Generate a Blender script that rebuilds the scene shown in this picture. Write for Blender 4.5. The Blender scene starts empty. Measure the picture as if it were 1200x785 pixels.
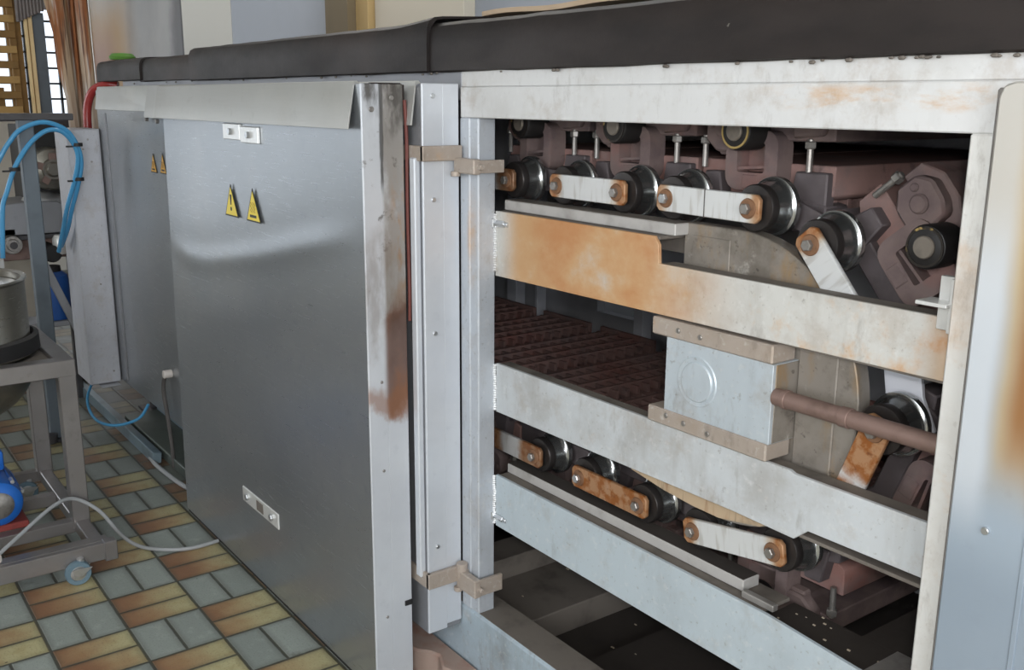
import bpy, bmesh, math, random
from mathutils import Vector, Matrix
random.seed(7)
SC = bpy.context.scene
COL = SC.collection
PI = math.pi

# ------------------------------------------------------------------ materials
def lin(h):
    if isinstance(h, str):
        c = [int(h[i:i+2], 16)/255 for i in (0, 2, 4)]
    else:
        c = [v/255 for v in h]
    return tuple(v/12.92 if v <= .04045 else ((v+.055)/1.055)**2.4 for v in c) + (1.0,)

class S:
    """a float or vector socket with arithmetic"""
    def __init__(s, nt, out): s.nt, s.o = nt, out
    def _m(s, op, a, b=None, c=None, clamp=False):
        n = s.nt.nodes.new('ShaderNodeMath'); n.operation = op; n.use_clamp = clamp
        for i, v in enumerate((a, b, c)):
            if v is None: continue
            if isinstance(v, S): s.nt.links.new(v.o, n.inputs[i])
            else: n.inputs[i].default_value = v
        return S(s.nt, n.outputs[0])
    def __add__(s, b): return s._m('ADD', s, b)
    __radd__ = __add__
    def __sub__(s, b): return s._m('SUBTRACT', s, b)
    def __rsub__(s, b): return s._m('SUBTRACT', b, s)
    def __mul__(s, b): return s._m('MULTIPLY', s, b)
    __rmul__ = __mul__
    def __truediv__(s, b): return s._m('DIVIDE', s, b)
    def floor(s): return s._m('FLOOR', s)
    def fract(s): return s._m('FRACT', s)
    def mod(s, b): return s._m('FLOORED_MODULO', s, b)
    def abs(s): return s._m('ABSOLUTE', s)
    def min(s, b): return s._m('MINIMUM', s, b)
    def max(s, b): return s._m('MAXIMUM', s, b)
    def gt(s, b): return s._m('GREATER_THAN', s, b)
    def lt(s, b): return s._m('LESS_THAN', s, b)
    def clamp(s): return s._m('ADD', s, 0.0, clamp=True)
    def ramp(s, lo, hi, a=0.0, b=1.0):
        n = s.nt.nodes.new('ShaderNodeMapRange'); n.interpolation_type = 'SMOOTHSTEP'
        s.nt.links.new(s.o, n.inputs[0])
        for i, v in enumerate((lo, hi, a, b)): n.inputs[i+1].default_value = v
        return S(s.nt, n.outputs[0])

class Mat:
    def __init__(s, name, rough=.5, metal=0., spec=.5):
        s.m = bpy.data.materials.new(name); s.m.use_nodes = True
        s.nt = s.m.node_tree
        s.b = s.nt.nodes['Principled BSDF']
        s.b.inputs['Roughness'].default_value = rough
        s.b.inputs['Metallic'].default_value = metal
        s.b.inputs['Specular IOR Level'].default_value = spec
        g = s.nt.nodes.new('ShaderNodeNewGeometry'); s.P = g.outputs['Position']; s.N = g.outputs['Normal']
        t = s.nt.nodes.new('ShaderNodeTexCoord'); s.O = t.outputs['Object']
        s.c = None
    def xyz(s, vec=None):
        n = s.nt.nodes.new('ShaderNodeSeparateXYZ'); s.nt.links.new(vec or s.P, n.inputs[0])
        return [S(s.nt, n.outputs[i]) for i in range(3)]
    def comb(s, x, y, z):
        n = s.nt.nodes.new('ShaderNodeCombineXYZ')
        for i, v in enumerate((x, y, z)):
            if isinstance(v, S): s.nt.links.new(v.o, n.inputs[i])
            else: n.inputs[i].default_value = v
        return n.outputs[0]
    def noise(s, scale=5., detail=4., rough=.55, stretch=(1, 1, 1), vec=None, off=0.):
        n = s.nt.nodes.new('ShaderNodeTexNoise')
        n.inputs['Scale'].default_value = scale; n.inputs['Detail'].default_value = detail
        n.inputs['Roughness'].default_value = rough
        mp = s.nt.nodes.new('ShaderNodeMapping'); mp.inputs['Scale'].default_value = stretch
        mp.inputs['Location'].default_value = (off, off*.7, off*1.3)
        s.nt.links.new(vec or s.P, mp.inputs[0]); s.nt.links.new(mp.outputs[0], n.inputs['Vector'])
        return S(s.nt, n.outputs[0])
    def attr(s, name):
        n = s.nt.nodes.new('ShaderNodeAttribute'); n.attribute_type = 'OBJECT'; n.attribute_name = name
        return S(s.nt, n.outputs['Fac'])
    def white(s, x, y):
        n = s.nt.nodes.new('ShaderNodeTexWhiteNoise'); n.noise_dimensions = '2D'
        s.nt.links.new(s.comb(x, y, 0.), n.inputs['Vector'])
        return S(s.nt, n.outputs['Value'])
    def color(s, a):
        n = s.nt.nodes.new('ShaderNodeRGB'); n.outputs[0].default_value = lin(a); s.c = n.outputs[0]; return s
    def mix(s, col, fac):
        """lay colour col over what is there, by fac"""
        n = s.nt.nodes.new('ShaderNodeMix'); n.data_type = 'RGBA'
        if isinstance(fac, S): s.nt.links.new(fac.clamp().o, n.inputs[0])
        else: n.inputs[0].default_value = fac
        s.nt.links.new(s.c, n.inputs[6])
        if isinstance(col, (str, tuple, list)): n.inputs[7].default_value = lin(col)
        else: s.nt.links.new(col, n.inputs[7])
        s.c = n.outputs[2]; return s
    def set(s, key, v):
        if isinstance(v, S): s.nt.links.new(v.o, s.b.inputs[key])
        else: s.b.inputs[key].default_value = v
        return s
    def bump(s, v, dist=.002, strength=.5):
        n = s.nt.nodes.new('ShaderNodeBump'); n.inputs['Strength'].default_value = strength
        n.inputs['Distance'].default_value = dist
        s.nt.links.new(v.o, n.inputs['Height']); s.nt.links.new(n.outputs[0], s.b.inputs['Normal'])
        return s
    def done(s):
        if s.c is not None: s.nt.links.new(s.c, s.b.inputs['Base Color'])
        return s.m

M = {}
def plain(name, col, rough=.5, metal=0., var=.25, scale=14., dark='1a1614', bump=.15, spec=.5):
    m = Mat(name, rough, metal, spec).color(col)
    m.mix(dark, m.noise(scale, 5).ramp(.45, .8)*var)
    if bump: m.bump(m.noise(scale*6, 3), .0015, bump)
    M[name] = m.done(); return M[name]

def floor_mat():
    m = Mat('floor_tiles', .42, 0., .45)
    s, ox, oy = .2225, -3.1388, .4547
    X, Y, Z = m.xyz()
    u = (X-ox)*(1/s); v = (Y-oy)*(1/s)
    iu, iv = u.floor(), v.floor(); fu, fv = u.fract(), v.fract()
    par = (iu+iv).mod(2.).lt(.5)                    # 1 = grey pair, long along X ; 0 = yellow pair, long along Y
    hu = (fu*2.).floor(); hv = (fv*2.).floor()
    tx = iu*2.+(1.-par)*hu; ty = iv*2.+par*hv+par*.37
    r = m.white(tx+.13, ty+.31); r2 = m.white(tx+7.7, ty+3.3)
    n = m.noise(22, 5); n2 = m.noise(160, 2)
    wob = m.noise(9, 3)
    m.color('989f99').mix('868d88', r*.9).mix('b0b5b0', n.ramp(.5, .8)*.5).mix('6d736e', n2.ramp(.5, .75)*.4)
    grey = m.c
    m.color('b0a880').mix('bcb68c', r*.8).mix('a39268', n.ramp(.45, .75)*.6)
    # flame-fired rust towards one end of each tile
    edge = (fv+(wob-.5)*.7+r2*.55-.28)
    m.mix('9c7654', edge.ramp(.95, .15)*.85).mix('80573f', edge.ramp(.42, -.1)*.8).mix('75604a', n2.ramp(.52, .72)*.4)
    yel = m.c
    mixn = m.nt.nodes.new('ShaderNodeMix'); mixn.data_type = 'RGBA'
    m.nt.links.new(par.o, mixn.inputs[0]); m.nt.links.new(yel, mixn.inputs[6]); m.nt.links.new(grey, mixn.inputs[7])
    m.c = mixn.outputs[2]
    # joints
    du = fu.min(1.-fu); dv = fv.min(1.-fv)
    d = du.min(dv)
    dmu = (fu-.5).abs(); dmv = (fv-.5).abs()
    half = par*dmv+(1.-par)*dmu
    jt = d.min(half)+(m.noise(60, 3)-.5)*.012
    joint = jt.ramp(.026, .012)
    m.mix('3a3a32', joint*.9)
    # grime near tile rims, brown spots and the dirty strip beside the machine
    m.mix('4a4a3e', jt.ramp(.12, .02)*.35)
    m.mix('3a2c20', m.noise(7, 6, .7).ramp(.62, .72)*.35)
    m.mix('2a1c14', m.noise(38, 1, off=3.).ramp(.8, .83)*.8)
    dirt = Y.ramp(1.02, 1.22)*m.noise(5, 5).ramp(.2, .55)
    m.mix('3c3931', dirt*.5)
    m.mix('3a3833', X.ramp(-3.4, -5.2)*.45)  # fall-off of light towards the far left, painted into the tiles
    m.set('Roughness', .36+.25*n)
    m.bump(jt.ramp(.012, .03)*1.+n2*.12, .003, .6)
    M['floor'] = m.done()
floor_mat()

def steel(name, base, hi, lo, rough, metal=.85, bands=True, extra=None):
    """brushed sheet steel with faint vertical or sideways graining"""
    m = Mat(name, rough, metal)
    g = m.noise(3.2, 5, .6, (1, 1, 1)); br = m.noise(6, 4, .7, (2., 2., 60.)); cl = m.noise(1.6, 3)
    m.color(base).mix(hi, g.ramp(.4, .72)*.6).mix(lo, cl.ramp(.5, .78)*.55).mix(lo, m.noise(26, 5).ramp(.58, .8)*.35)
    if extra: extra(m)
    m.set('Roughness', br*.18+(rough-.09))
    h = br*.03+m.noise(1.7, 2)*1.6 if bands else br*.06
    m.bump(h, .004, .25)
    M[name] = m.done(); return M[name]

steel('steel_panel', '93979b', 'a1a2a3', '7d848b', .30, .7)
steel('steel_hood', 'b0b0ad', 'bfbdb8', '93918d', .5, .55)
steel('steel_dull', '8d8e92', '9c9da0', '6f7074', .5, .6)
steel('steel_bright', 'bfc1c4', 'd8d9da', '9fa0a3', .3, .8, False)
steel('steel_pot', '8d8980', '9d9890', '726e66', .3, .85, False)
steel('cart_steel', '8d8988', '9f9b9a', '625e5c', .36, .75, False)

def flange_stain(m):
    X, Y, Z = m.xyz()
    n = m.noise(9, 5, .6, (1, 1, .6)); n2 = m.noise(26, 4, .6, (1, 1, .35))
    w = Z+(n-.5)*.3
    m.mix('7f766b', w.ramp(.95, 1.1)*Y.ramp(1.172, 1.184)*n.ramp(.25, .5)*.75)
    m.mix('a57a4e', w.ramp(1.05, 1.2)*w.ramp(1.5, 1.35)*Y.ramp(1.19, 1.22)*n2.ramp(.42, .6)*.7)
    m.mix('4c4844', w.ramp(1.5, 1.6)*n2.ramp(.38, .6)*.9)
    m.mix('3f3b38', ((Y-1.176).abs()+(n2-.5)*.012).ramp(.007, .002)*Z.ramp(1.36, 1.42)*.85)
    m.mix('4a443e', m.noise(17, 5, .7, off=4.).ramp(.6, .7)*w.ramp(1.1, 1.3)*.75)
    m.mix('6e5a48', w.ramp(.98, 1.06)*w.ramp(1.32, 1.2)*n2.ramp(.3, .65)*.45)
    m.mix('6a4430', w.ramp(.8, .88)*w.ramp(1.13, 1.06)*Y.ramp(1.165, 1.185)*.85)
    m.mix('8d5a34', w.ramp(.8, .85)*w.ramp(.95, .88)*.6)
    m.mix('4a3830', w.ramp(.86, 1.0)*w.ramp(1.1, 1.04)*Y.ramp(1.17, 1.2)*.55)
steel('door_edge', 'c3c6cc', 'd6d9dd', 'acb0b6', .42, .3, False, flange_stain)
steel('door_edge_clean', 'c4c8cf', 'd6d9dd', 'abafb7', .4, .3, False)

def tarnish(m):
    X, Y, Z = m.xyz()
    n = m.noise(2.6, 4, .6, (1, 1, .5)); w = X+(n-.5)*.05
    m.mix('c2bbb0', Z.ramp(1.25, 1.45)*.8)
    m.mix('c9cdd2', Z.ramp(.95, 1.1)*Z.ramp(1.5, 1.35)*w.ramp(-.655, -.69)*.8)
    m.mix('b59a6a', w.ramp(-.685, -.655)*(Z+(n-.5)*.2).ramp(1.0, 1.12)*.75)
    m.mix('8f5e30', w.ramp(-.665, -.635)*(Z+(n-.5)*.2).ramp(1.04, 1.16)*(Z+(n-.5)*.2).ramp(1.54, 1.42)*.85)
    m.mix('8793a0', Z.ramp(1.02, .9)*.7)
steel('steel_tarnished', '9aa6b2', 'aab4be', '8a94a0', .45, .25, False, tarnish)

def painted(name, base, rust_fn=None, dust='8d857c', rough=.55, metal=.1, grime=.5, spec=.4, speck=.5):
    """aluminium-painted steel, dusty, with rust given by rust_fn(m) -> (mask S, deep mask S)"""
    m = Mat(name, rough, metal, spec)
    n = m.noise(5, 6, .62); f = m.noise(60, 3); v = m.noise(7, 4, .6, (2.5, 2.5, .35))
    m.color(base).mix(dust, n.ramp(.45, .75)*grime).mix(dust, v.ramp(.5, .75)*grime*.6).mix('d8d8d6', f.ramp(.55, .8)*.35)
    m.mix('9a8a7a', m.noise(11, 6, .7, off=15.).ramp(.5, .72)*grime*.75).mix('7a7068', m.noise(17, 5, .7, (1.4, 1.4, .5), off=21.).ramp(.56, .74)*grime*.7)
    m.mix('5c544c', m.noise(34, 4, .7).ramp(.66, .78)*speck).mix('7d746b', m.noise(90, 3, .6, off=3.).ramp(.62, .74)*speck*.8)
    if rust_fn:
        a, b = rust_fn(m)
        m.mix('bf9565', a*.9).mix('ad6c3a', b*.8)
    m.bump(n*.6+f*.25, .0015, .35)
    M[name] = m.done(); return M[name]

def rust_none(m):
    n = m.noise(8, 5, .65)
    return n.ramp(.62, .8)*.5, n.ramp(.75, .85)*.4
def rust_upper(m):
    X, Y, Z = m.xyz(); n = m.noise(4.2, 6, .62, (1, 1, 1.3)); n2 = m.noise(9, 5, .65, off=4.)
    left = X.ramp(-2.0, -1.9)*X.ramp(-1.18, -1.5)
    a = left*n.ramp(.25, .5)+(1.-left)*n2.ramp(.52, .72)*.8+X.ramp(-.85, -.79)*.65
    b = left*n.ramp(.42, .66)*X.ramp(-1.98, -1.75)*.8+n2.ramp(.62, .78)*.7*Z.ramp(1.23, 1.17)+X.ramp(-.86, -.8)*n2.ramp(.45, .65)*.45
    return a, b
def rust_header(m):
    X, Y, Z = m.xyz(); n = m.noise(6, 6, .7, (1, 1, 3.)); 
    band = (Z+(n-.5)*.03).ramp(1.585, 1.6)*(Z+(n-.5)*.03).ramp(1.635, 1.62)*X.ramp(-1.2, -1.0)
    return band*n.ramp(.4, .62)*.75+n.ramp(.66, .8)*.3, band*n.ramp(.56, .7)*.5
def rust_post(m):
    X, Y, Z = m.xyz(); n = m.noise(10, 5, .6)
    c = Z.ramp(1.10, 1.25)*Z.ramp(1.42, 1.3)*X.ramp(-2.062, -2.045)*(X.ramp(-2.012, -2.035)*.8+.2)
    return c*n.ramp(.3, .6)*.7+n.ramp(.68, .8)*.25, c*n.ramp(.5, .7)*.35
def rust_rpost(m):
    X, Y, Z = m.xyz(); n = m.noise(9, 6, .65)
    c = Z.ramp(1.2, 1.28)*Z.ramp(1.42, 1.35)
    return n.ramp(.5, .7)*.45+c*.2, n.ramp(.68, .8)*.3
painted('paint_upper_rail', 'c2c1bd', rust_upper)
painted('paint_middle_rail', 'bcc0c3', rust_none)
painted('paint_lower_rail', 'b4bfc6', None, '9aa1a6', .5, .15, .35)
painted('paint_header', 'cacaca', rust_header, 'b4b2ae', speck=.12)
painted('paint_post', 'b4b9c0', rust_post, '9b9ea3', .45, .25, .35)
painted('paint_right_post', 'cfcecb', rust_rpost, 'b8b4ae', speck=.25)
painted('paint_base', 'a4b2bc', None, '6d675f', .5, .15, .6)
painted('paint_block', 'bcc5cc', rust_none, 'a3abb2', .4, .3, .4)
painted('paint_bar', 'a79b91', rust_none, '94887c', .5, .2, .7)
painted('weld_metal', 'e2e3e4', None, 'b8b8b8', .35, .6, .5)
painted('cabinet_paint', 'bcbdc3', None, 'a5a6ac', .5, .3, .4)

m = Mat('guide_steel', .5, .35)
n = m.noise(7, 6, .65); n2 = m.noise(16, 5, .6, (1, 1, .4), off=2.)
m.color('8f8880').mix('6b635a', n.ramp(.42, .68)*.85).mix('544b44', m.noise(11, 6, .7, off=6.).ramp(.55, .75)*.8).mix('9b7a4c', n2.ramp(.5, .7)*.65).mix('c2bdb4', m.noise(9, 5, .7, off=12.).ramp(.56, .7)*.7).mix('3b332c', m.noise(38, 4, .7, off=3.).ramp(.62, .72)*.6)
m.bump(n, .002, .3); M['guide_steel'] = m.done()

m = Mat('guide_tan', .55, .15)
n = m.noise(14, 5, .6, (2.2, 2.2, .25)); n2 = m.noise(8, 5, .65)
m.color('bda68a').mix('8f5f3c', n.ramp(.52, .68)*.8).mix('6f665c', n2.ramp(.5, .7)*.6).mix('3f342b', m.noise(18, 5, .6, (2.5, 2.5, .2), off=3.).ramp(.6, .72)*.7)
M['guide_tan'] = m.done()
plain('sooty_top', '6b645d', .8, 0., .8, 9, '37322e')
m = Mat('soot_cover', .42, .1, .3)
n = m.noise(3, 5, .6, (1, 1, 2.5)); n2 = m.noise(30, 5, .7)
m.color('2c2624').mix('1f1b1a', n.ramp(.4, .65)*.8).mix('3d322d', m.noise(1.4, 4, off=8.).ramp(.5, .7)*.8).mix('4e3a34', m.noise(2.2, 4, off=3.).ramp(.6, .75)*.5).mix('8d8880', m.noise(24, 4, off=5.).ramp(.76, .8)*.6)
m.set('Roughness', n*.25+.4); m.bump(n2*.5+n*1.2, .004, .35); M['soot_cover'] = m.done()

m = Mat('cast_iron', .75, .1, .35)
n = m.noise(9, 6, .65); n2 = m.noise(26, 5, .6)
m.color('6b5f5e').mix('73584f', m.noise(6, 4, off=5.).ramp(.5, .72)*.6).mix('544a4c', n.ramp(.42, .7)*.8).mix('8e7a76', n2.ramp(.55, .8)*.4).mix('332b2b', m.noise(15, 6, .7, off=2.).ramp(.6, .75)*.6)
m.bump(n2, .003, .5); M['cast_iron'] = m.done()
m = Mat('cast_iron_inner', .75, .1, .35)
n = m.noise(9, 6, .65)
m.color('8f726c').mix('8a5d55', m.noise(5, 4, off=5.).ramp(.45, .7)*.8).mix('7d6c6a', n.ramp(.42, .7)*.8).mix('4a3d3b', m.noise(13, 6, .7, off=2.).ramp(.55, .72)*.75)
m.bump(n, .003, .5); M['cast_iron_inner'] = m.done()
m = Mat('cast_iron_red', .75, .1, .35)
n = m.noise(10, 6, .65)
m.color('776764').mix('84605a', m.noise(7, 4, off=5.).ramp(.5, .7)*.7).mix('635556', n.ramp(.42, .66)*.85).mix('3a2f2f', m.noise(18, 6, .7, off=2.).ramp(.62, .75)*.5)
m.bump(n, .003, .4); M['cast_iron_red'] = m.done()
plain('carrier_grey', '625a5c', .65, .2, .6, 12, '2b2728', .25)

m = Mat('link_paint', .45, .25)
ox, oy, oz = m.xyz(m.O); n = m.noise(24, 5, .65, vec=m.O); rr = m.attr('rust'); v = m.noise(30, 3, .5, (3., 1., .4), vec=m.O, off=3.)
e = ox.abs()+(n-.5)*.05
m.color('cfd0d0').mix('a9a59f', v.ramp(.5, .7)*.6).mix('b8a284', (e-.094+rr*.07).ramp(0., .03)*.8).mix('a06a3a', (e-.108+rr*.09).ramp(0., .03)*.75).mix('8f5526', (e-.115+rr*.09).ramp(0., .03)*m.noise(30, 4, .6, vec=m.O, off=7.).ramp(.45, .6)).mix('6b3f24', m.noise(40, 4, .6, vec=m.O, off=1.).ramp(.58, .72)*(e-.09+rr*.08).ramp(0., .04)*.8)
m.mix('4a3a30', m.attr('grime')*.75); m.bump(n, .002, .3); M['link_paint'] = m.done()
plain('rust_washer', '7c5a41', .7, .2, .8, 40, '4c3526', .3)
plain('bolt_grey', '989490', .4, .7, .4, 60)
plain('bolt_shiny', 'c6c8ca', .28, .85, .2, 60)
plain('roller_steel', 'b9bbbb', .22, .95, .3, 20, '55524e', .05)
plain('roller_dark', '3b3736', .38, .6, .5, 26, '191717')
plain('hub_black', '211f1f', .5, .2, .3, 30)
m = Mat('brass', .45, .3); n = m.noise(34, 4, .6, vec=m.O)
m.color('2b2622').mix('a88f58', (n+m.attr('brass')*.3).ramp(.56, .62)); M['brass'] = m.done()
plain('hub_grey', '7c746b', .5, .3, .3, 40)
plain('track_paint', 'aeaba8', .5, .1, .6, 14, '77706a')
plain('track_steel', 'a8a4a0', .4, .55, .6, 16, '57504b')
plain('dark_steel', '4b494b', .5, .4, .5, 10, '242325')
plain('pan_black', '37312d', .8, .1, .5, 6, '1f1c1a', .5)
plain('inner_wall', 'bcbcc0', .4, .1, .6, 3, '5a595c')
plain('inner_pale', 'dcdee6', .4, .1, .2, 6, '8a8c92')
plain('rod_brown', '836c64', .5, .4, .8, 16, '4a3a32')
plain('yellow_sign', 'e3c92f', .4, 0, .1, 30, '8a7a20', 0)
plain('orange_sign', 'cf9a2c', .4, 0, .1, 30, '8a7a20', 0)
plain('black_sign', '1d1a14', .5, 0, 0, 30, '000000', 0)
plain('red_rubber', '63312a', .6, 0, .5, 16, '5b241e')
plain('red_hose', '9a3634', .25, 0, .3, 20, '5f1e1e')
plain('gap_shadow_grey', '77736f', .7, 0, .4, 20)
plain('latch_white', 'dcdcda', .3, .4, .2, 30, '8a8a88')
plain('black_rubber', '1c1b1c', .6, 0, .2, 20)
plain('slate_paint', '626b73', .5, .2, .35, 8, '3c4247')
plain('blue_hose', '4a93c0', .25, 0, .2, 20, '2b6b96', 0)
plain('dark_blue', '1e4f94', .5, 0, .35, 12, '10264a')
plain('motor_blue', '1f63b8', .4, .1, .3, 18, '143a72')
plain('red_block', '7b2f29', .6, 0, .5, 18, '3a1714')
plain('cable_grey', '97999b', .5, 0, .15, 20)
plain('cable_dark', '4e4a48', .6, 0, .2, 20)
plain('white_plug', 'd0c8c2', .4, 0, .1, 20)
plain('tray_steel', '8496a0', .4, .5, .5, 8, '4d5459')
plain('tray_green', '5d645f', .5, .3, .6, 8, '33352f')
plain('wood', 'b39058', .7, 0, .5, 12, '7a5c34')
plain('wood_dark', '8b6a3a', .7, 0, .5, 12, '55401f')
plain('wood_pale', 'ecd2a0', .6, 0, .4, 7, 'c08e58')
plain('green_plastic', '5d8a3a', .4)
plain('crumb', 'b9ab97', .8, 0, .3, 60, '8a7a62')
plain('cardboard', 'b59f86', .8, 0, .3, 12, '8a7258')
plain('concrete', '9a857a', .85, 0, .7, 14, '8a4a36', .6)
plain('corrugated', '77706e', .6, .3, .3, 10)
plain('caster_grey', '617783', .5, 0, .3, 20)
plain('bin_beige', 'b3aca0', .6, 0, .3, 8, '8c867c')
plain('yellow_tape', 'd8b07a', .5, 0, .3, 30)
m = Mat('burnt_sheet', .55, .25)
X, Y, Z = m.xyz(); n = m.noise(3, 5, .6, (3, 3, .4)); 
m.color('a88f74').mix('8c4f1e', m.noise(3, 5, .6, (6, 6, .5)).ramp(.4, .6)*.95).mix('3f1f12', m.noise(5, 4, .6, (6, 6, .3), off=4.).ramp(.5, .64)*.9).mix('d9d4cc', m.noise(6, 3, .5, (5, 5, .25), off=9.).ramp(.56, .7)*.9).mix('a09080', Z.ramp(1.75, 1.5)*.7)
M['burnt_sheet'] = m.done()
m = Mat('tank_steel', .45, .25)
X, Y, Z = m.xyz(); n = m.noise(2.2, 5, .6); 
m.color('a09f9e').mix('8a8a8c', n.ramp(.4, .7)*.6)
m.mix('9c7430', X.ramp(-5.95, -6.5)*(Z+(n-.5)*.3).ramp(2.4, 1.95)).mix('854a14', X.ramp(-6.35, -6.85)*(Z+(n-.5)*.2).ramp(2.15, 1.82))
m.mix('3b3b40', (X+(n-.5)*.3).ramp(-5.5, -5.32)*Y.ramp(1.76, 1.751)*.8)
M['tank_steel'] = m.done()

plain('wall_paint', 'cfcdc6', .8, 0, .15, 3, 'a8a8a6', .1)
plain('wall_blue', 'a2a7b0', .8, 0, .3, 2, '8a9099', .1)
plain('wall_cream', 'd8d0c0', .8, 0, .15, 3, 'bdb29e', .1)
plain('pillar_shade_brown', '7d7059', .8, 0, .2, 6, '5d523f', .1)
plain('pillar_lit_tan', 'c3a877', .8, 0, .2, 6, '9d8353', .1)
plain('ceiling_paint', 'c9c9c6', .9, 0, .1, 2, 'b0b0ae', 0)
plain('mullion', '2f3032', .5, .2, .2, 10)
m = Mat('glass', .02, 0.)
m.b.inputs['Transmission Weight'].default_value = 1.0; m.b.inputs['IOR'].default_value = 1.02
m.b.inputs['Base Color'].default_value = (.95, .97, 1, 1); M['glass'] = m.m

# ------------------------------------------------------------------ mesh helpers
ORG = {}
class MB:
    def __init__(s): s.bm = bmesh.new()
    def _bev(s, geom_verts, r, seg=1):
        if r <= 0: return
        ed = {e for v in geom_verts for e in v.link_edges}
        bmesh.ops.bevel(s.bm, geom=list(ed), offset=r, segments=seg, affect='EDGES', profile=.5)
    def box(s, x0, x1, y0, y1, z0, z1, bev=.0015, seg=1, mat=None):
        vs = [s.bm.verts.new((x, y, z)) for x in (x0, x1) for y in (y0, y1) for z in (z0, z1)]
        if mat is not None:
            for v in vs: v.co = mat @ v.co
        q = [(0, 1, 3, 2), (4, 6, 7, 5), (0, 4, 5, 1), (2, 3, 7, 6), (0, 2, 6, 4), (1, 5, 7, 3)]
        for f in q: s.bm.faces.new([vs[i] for i in f])
        s._bev(vs, bev, seg); return s
    def prism(s, pts, axis, a, b, bev=.001, mat=None):
        """polygon pts in the two other axes (x,z for axis y; y,z for axis x; x,y for axis z), run from a to b"""
        def P(p, t):
            v = {'y': (p[0], t, p[1]), 'x': (t, p[0], p[1]), 'z': (p[0], p[1], t)}[axis]
            return mat @ Vector(v) if mat is not None else v
        A = [s.bm.verts.new(P(p, a)) for p in pts]; B = [s.bm.verts.new(P(p, b)) for p in pts]
        n = len(pts)
        fa = s.bm.faces.new(A); fb = s.bm.faces.new(B[::-1])
        for i in range(n): s.bm.faces.new((A[i], B[i], B[(i+1) % n], A[(i+1) % n]))
        bmesh.ops.recalc_face_normals(s.bm, faces=s.bm.faces[:])
        if bev: s._bev(A+B, bev)
        return s
    def lathe(s, prof, c=(0, 0, 0), axis='y', seg=28, mat=None, closed=False):
        rings = []
        for r, h in prof:
            ring = []
            for k in range(seg):
                a = 2*PI*k/seg; p, q = r*math.cos(a), r*math.sin(a)
                v = {'y': (p, h, q), 'x': (h, p, q), 'z': (p, q, h)}[axis]
                v = Vector(v)+Vector(c)
                if mat is not None: v = mat @ v
                ring.append(v)
            rings.append(ring)
        R = [[s.bm.verts.new(v) for v in ring] for ring in rings]
        fs = []
        for i in range(len(R)-1):
            for k in range(seg):
                fs.append(s.bm.faces.new((R[i][k], R[i][(k+1) % seg], R[i+1][(k+1) % seg], R[i+1][k])))
        if closed:
            for k in range(seg): fs.append(s.bm.faces.new((R[-1][k], R[-1][(k+1) % seg], R[0][(k+1) % seg], R[0][k])))
        else:
            fs.append(s.bm.faces.new(R[0])); fs.append(s.bm.faces.new(R[-1][::-1]))
        bmesh.ops.recalc_face_normals(s.bm, faces=s.bm.faces[:])
        return s
    def cyl(s, c, axis, r, h0, h1, seg=24, bev=.001, mat=None):
        b = min(bev, r*.3)
        return s.lathe([(r-b, h0), (r, h0+b), (r, h1-b), (r-b, h1)], c, axis, seg, mat)
    def tube(s, pts, r, seg=10, sub=6):
        P = [Vector(p) for p in pts]; path = []
        for i in range(len(P)-1):
            p0, p1, p2, p3 = P[max(i-1, 0)], P[i], P[i+1], P[min(i+2, len(P)-1)]
            for k in range(sub):
                t = k/sub
                path.append(.5*((2*p1)+(p2-p0)*t+(2*p0-5*p1+4*p2-p3)*t*t+(3*p1-p0-3*p2+p3)*t**3))
        path.append(P[-1])
        R = []; up = Vector((0, 0, 1)); prev = None
        for i, p in enumerate(path):
            t = (path[min(i+1, len(path)-1)]-path[max(i-1, 0)]).normalized()
            if prev is None:
                a = t.cross(up if abs(t.z) < .9 else Vector((1, 0, 0))).normalized()
            else:
                a = (prev-t*prev.dot(t)).normalized()
            prev = a; b = t.cross(a)
            R.append([s.bm.verts.new(p+(a*math.cos(2*PI*k/seg)+b*math.sin(2*PI*k/seg))*r) for k in range(seg)])
        for i in range(len(R)-1):
            for k in range(seg): s.bm.faces.new((R[i][k], R[i][(k+1) % seg], R[i+1][(k+1) % seg], R[i+1][k]))
        s.bm.faces.new(R[0][::-1]); s.bm.faces.new(R[-1])
        bmesh.ops.recalc_face_normals(s.bm, faces=s.bm.faces[:])
        return s
    def mark(s, idx):
        s.bm.faces.index_update()
        s.bm.faces.ensure_lookup_table()
        for f in s.bm.faces[getattr(s, '_n', 0):]: f.material_index = idx
        s._n = len(s.bm.faces); return s
    def build(s, name, mat, parent=None, local=False, smooth=True, angle=35):
        me = bpy.data.meshes.new(name)
        off = Vector((0, 0, 0)) if (local or parent is None) else ORG.get(parent.name, Vector((0, 0, 0)))
        if off.length:
            for v in s.bm.verts: v.co -= off
        s.bm.to_mesh(me); s.bm.free()
        o = bpy.data.objects.new(name, me); COL.objects.link(o)
        for q in (mat if isinstance(mat, (list, tuple)) else [mat]): me.materials.append(M[q])
        if smooth:
            for p in me.polygons: p.use_smooth = True
            me.set_sharp_from_angle(angle=math.radians(angle))
        if parent is not None:
            o.parent = parent; ORG[o.name] = off
        return o
def B(*a, **k): return MB().box(*a, **k)

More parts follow.
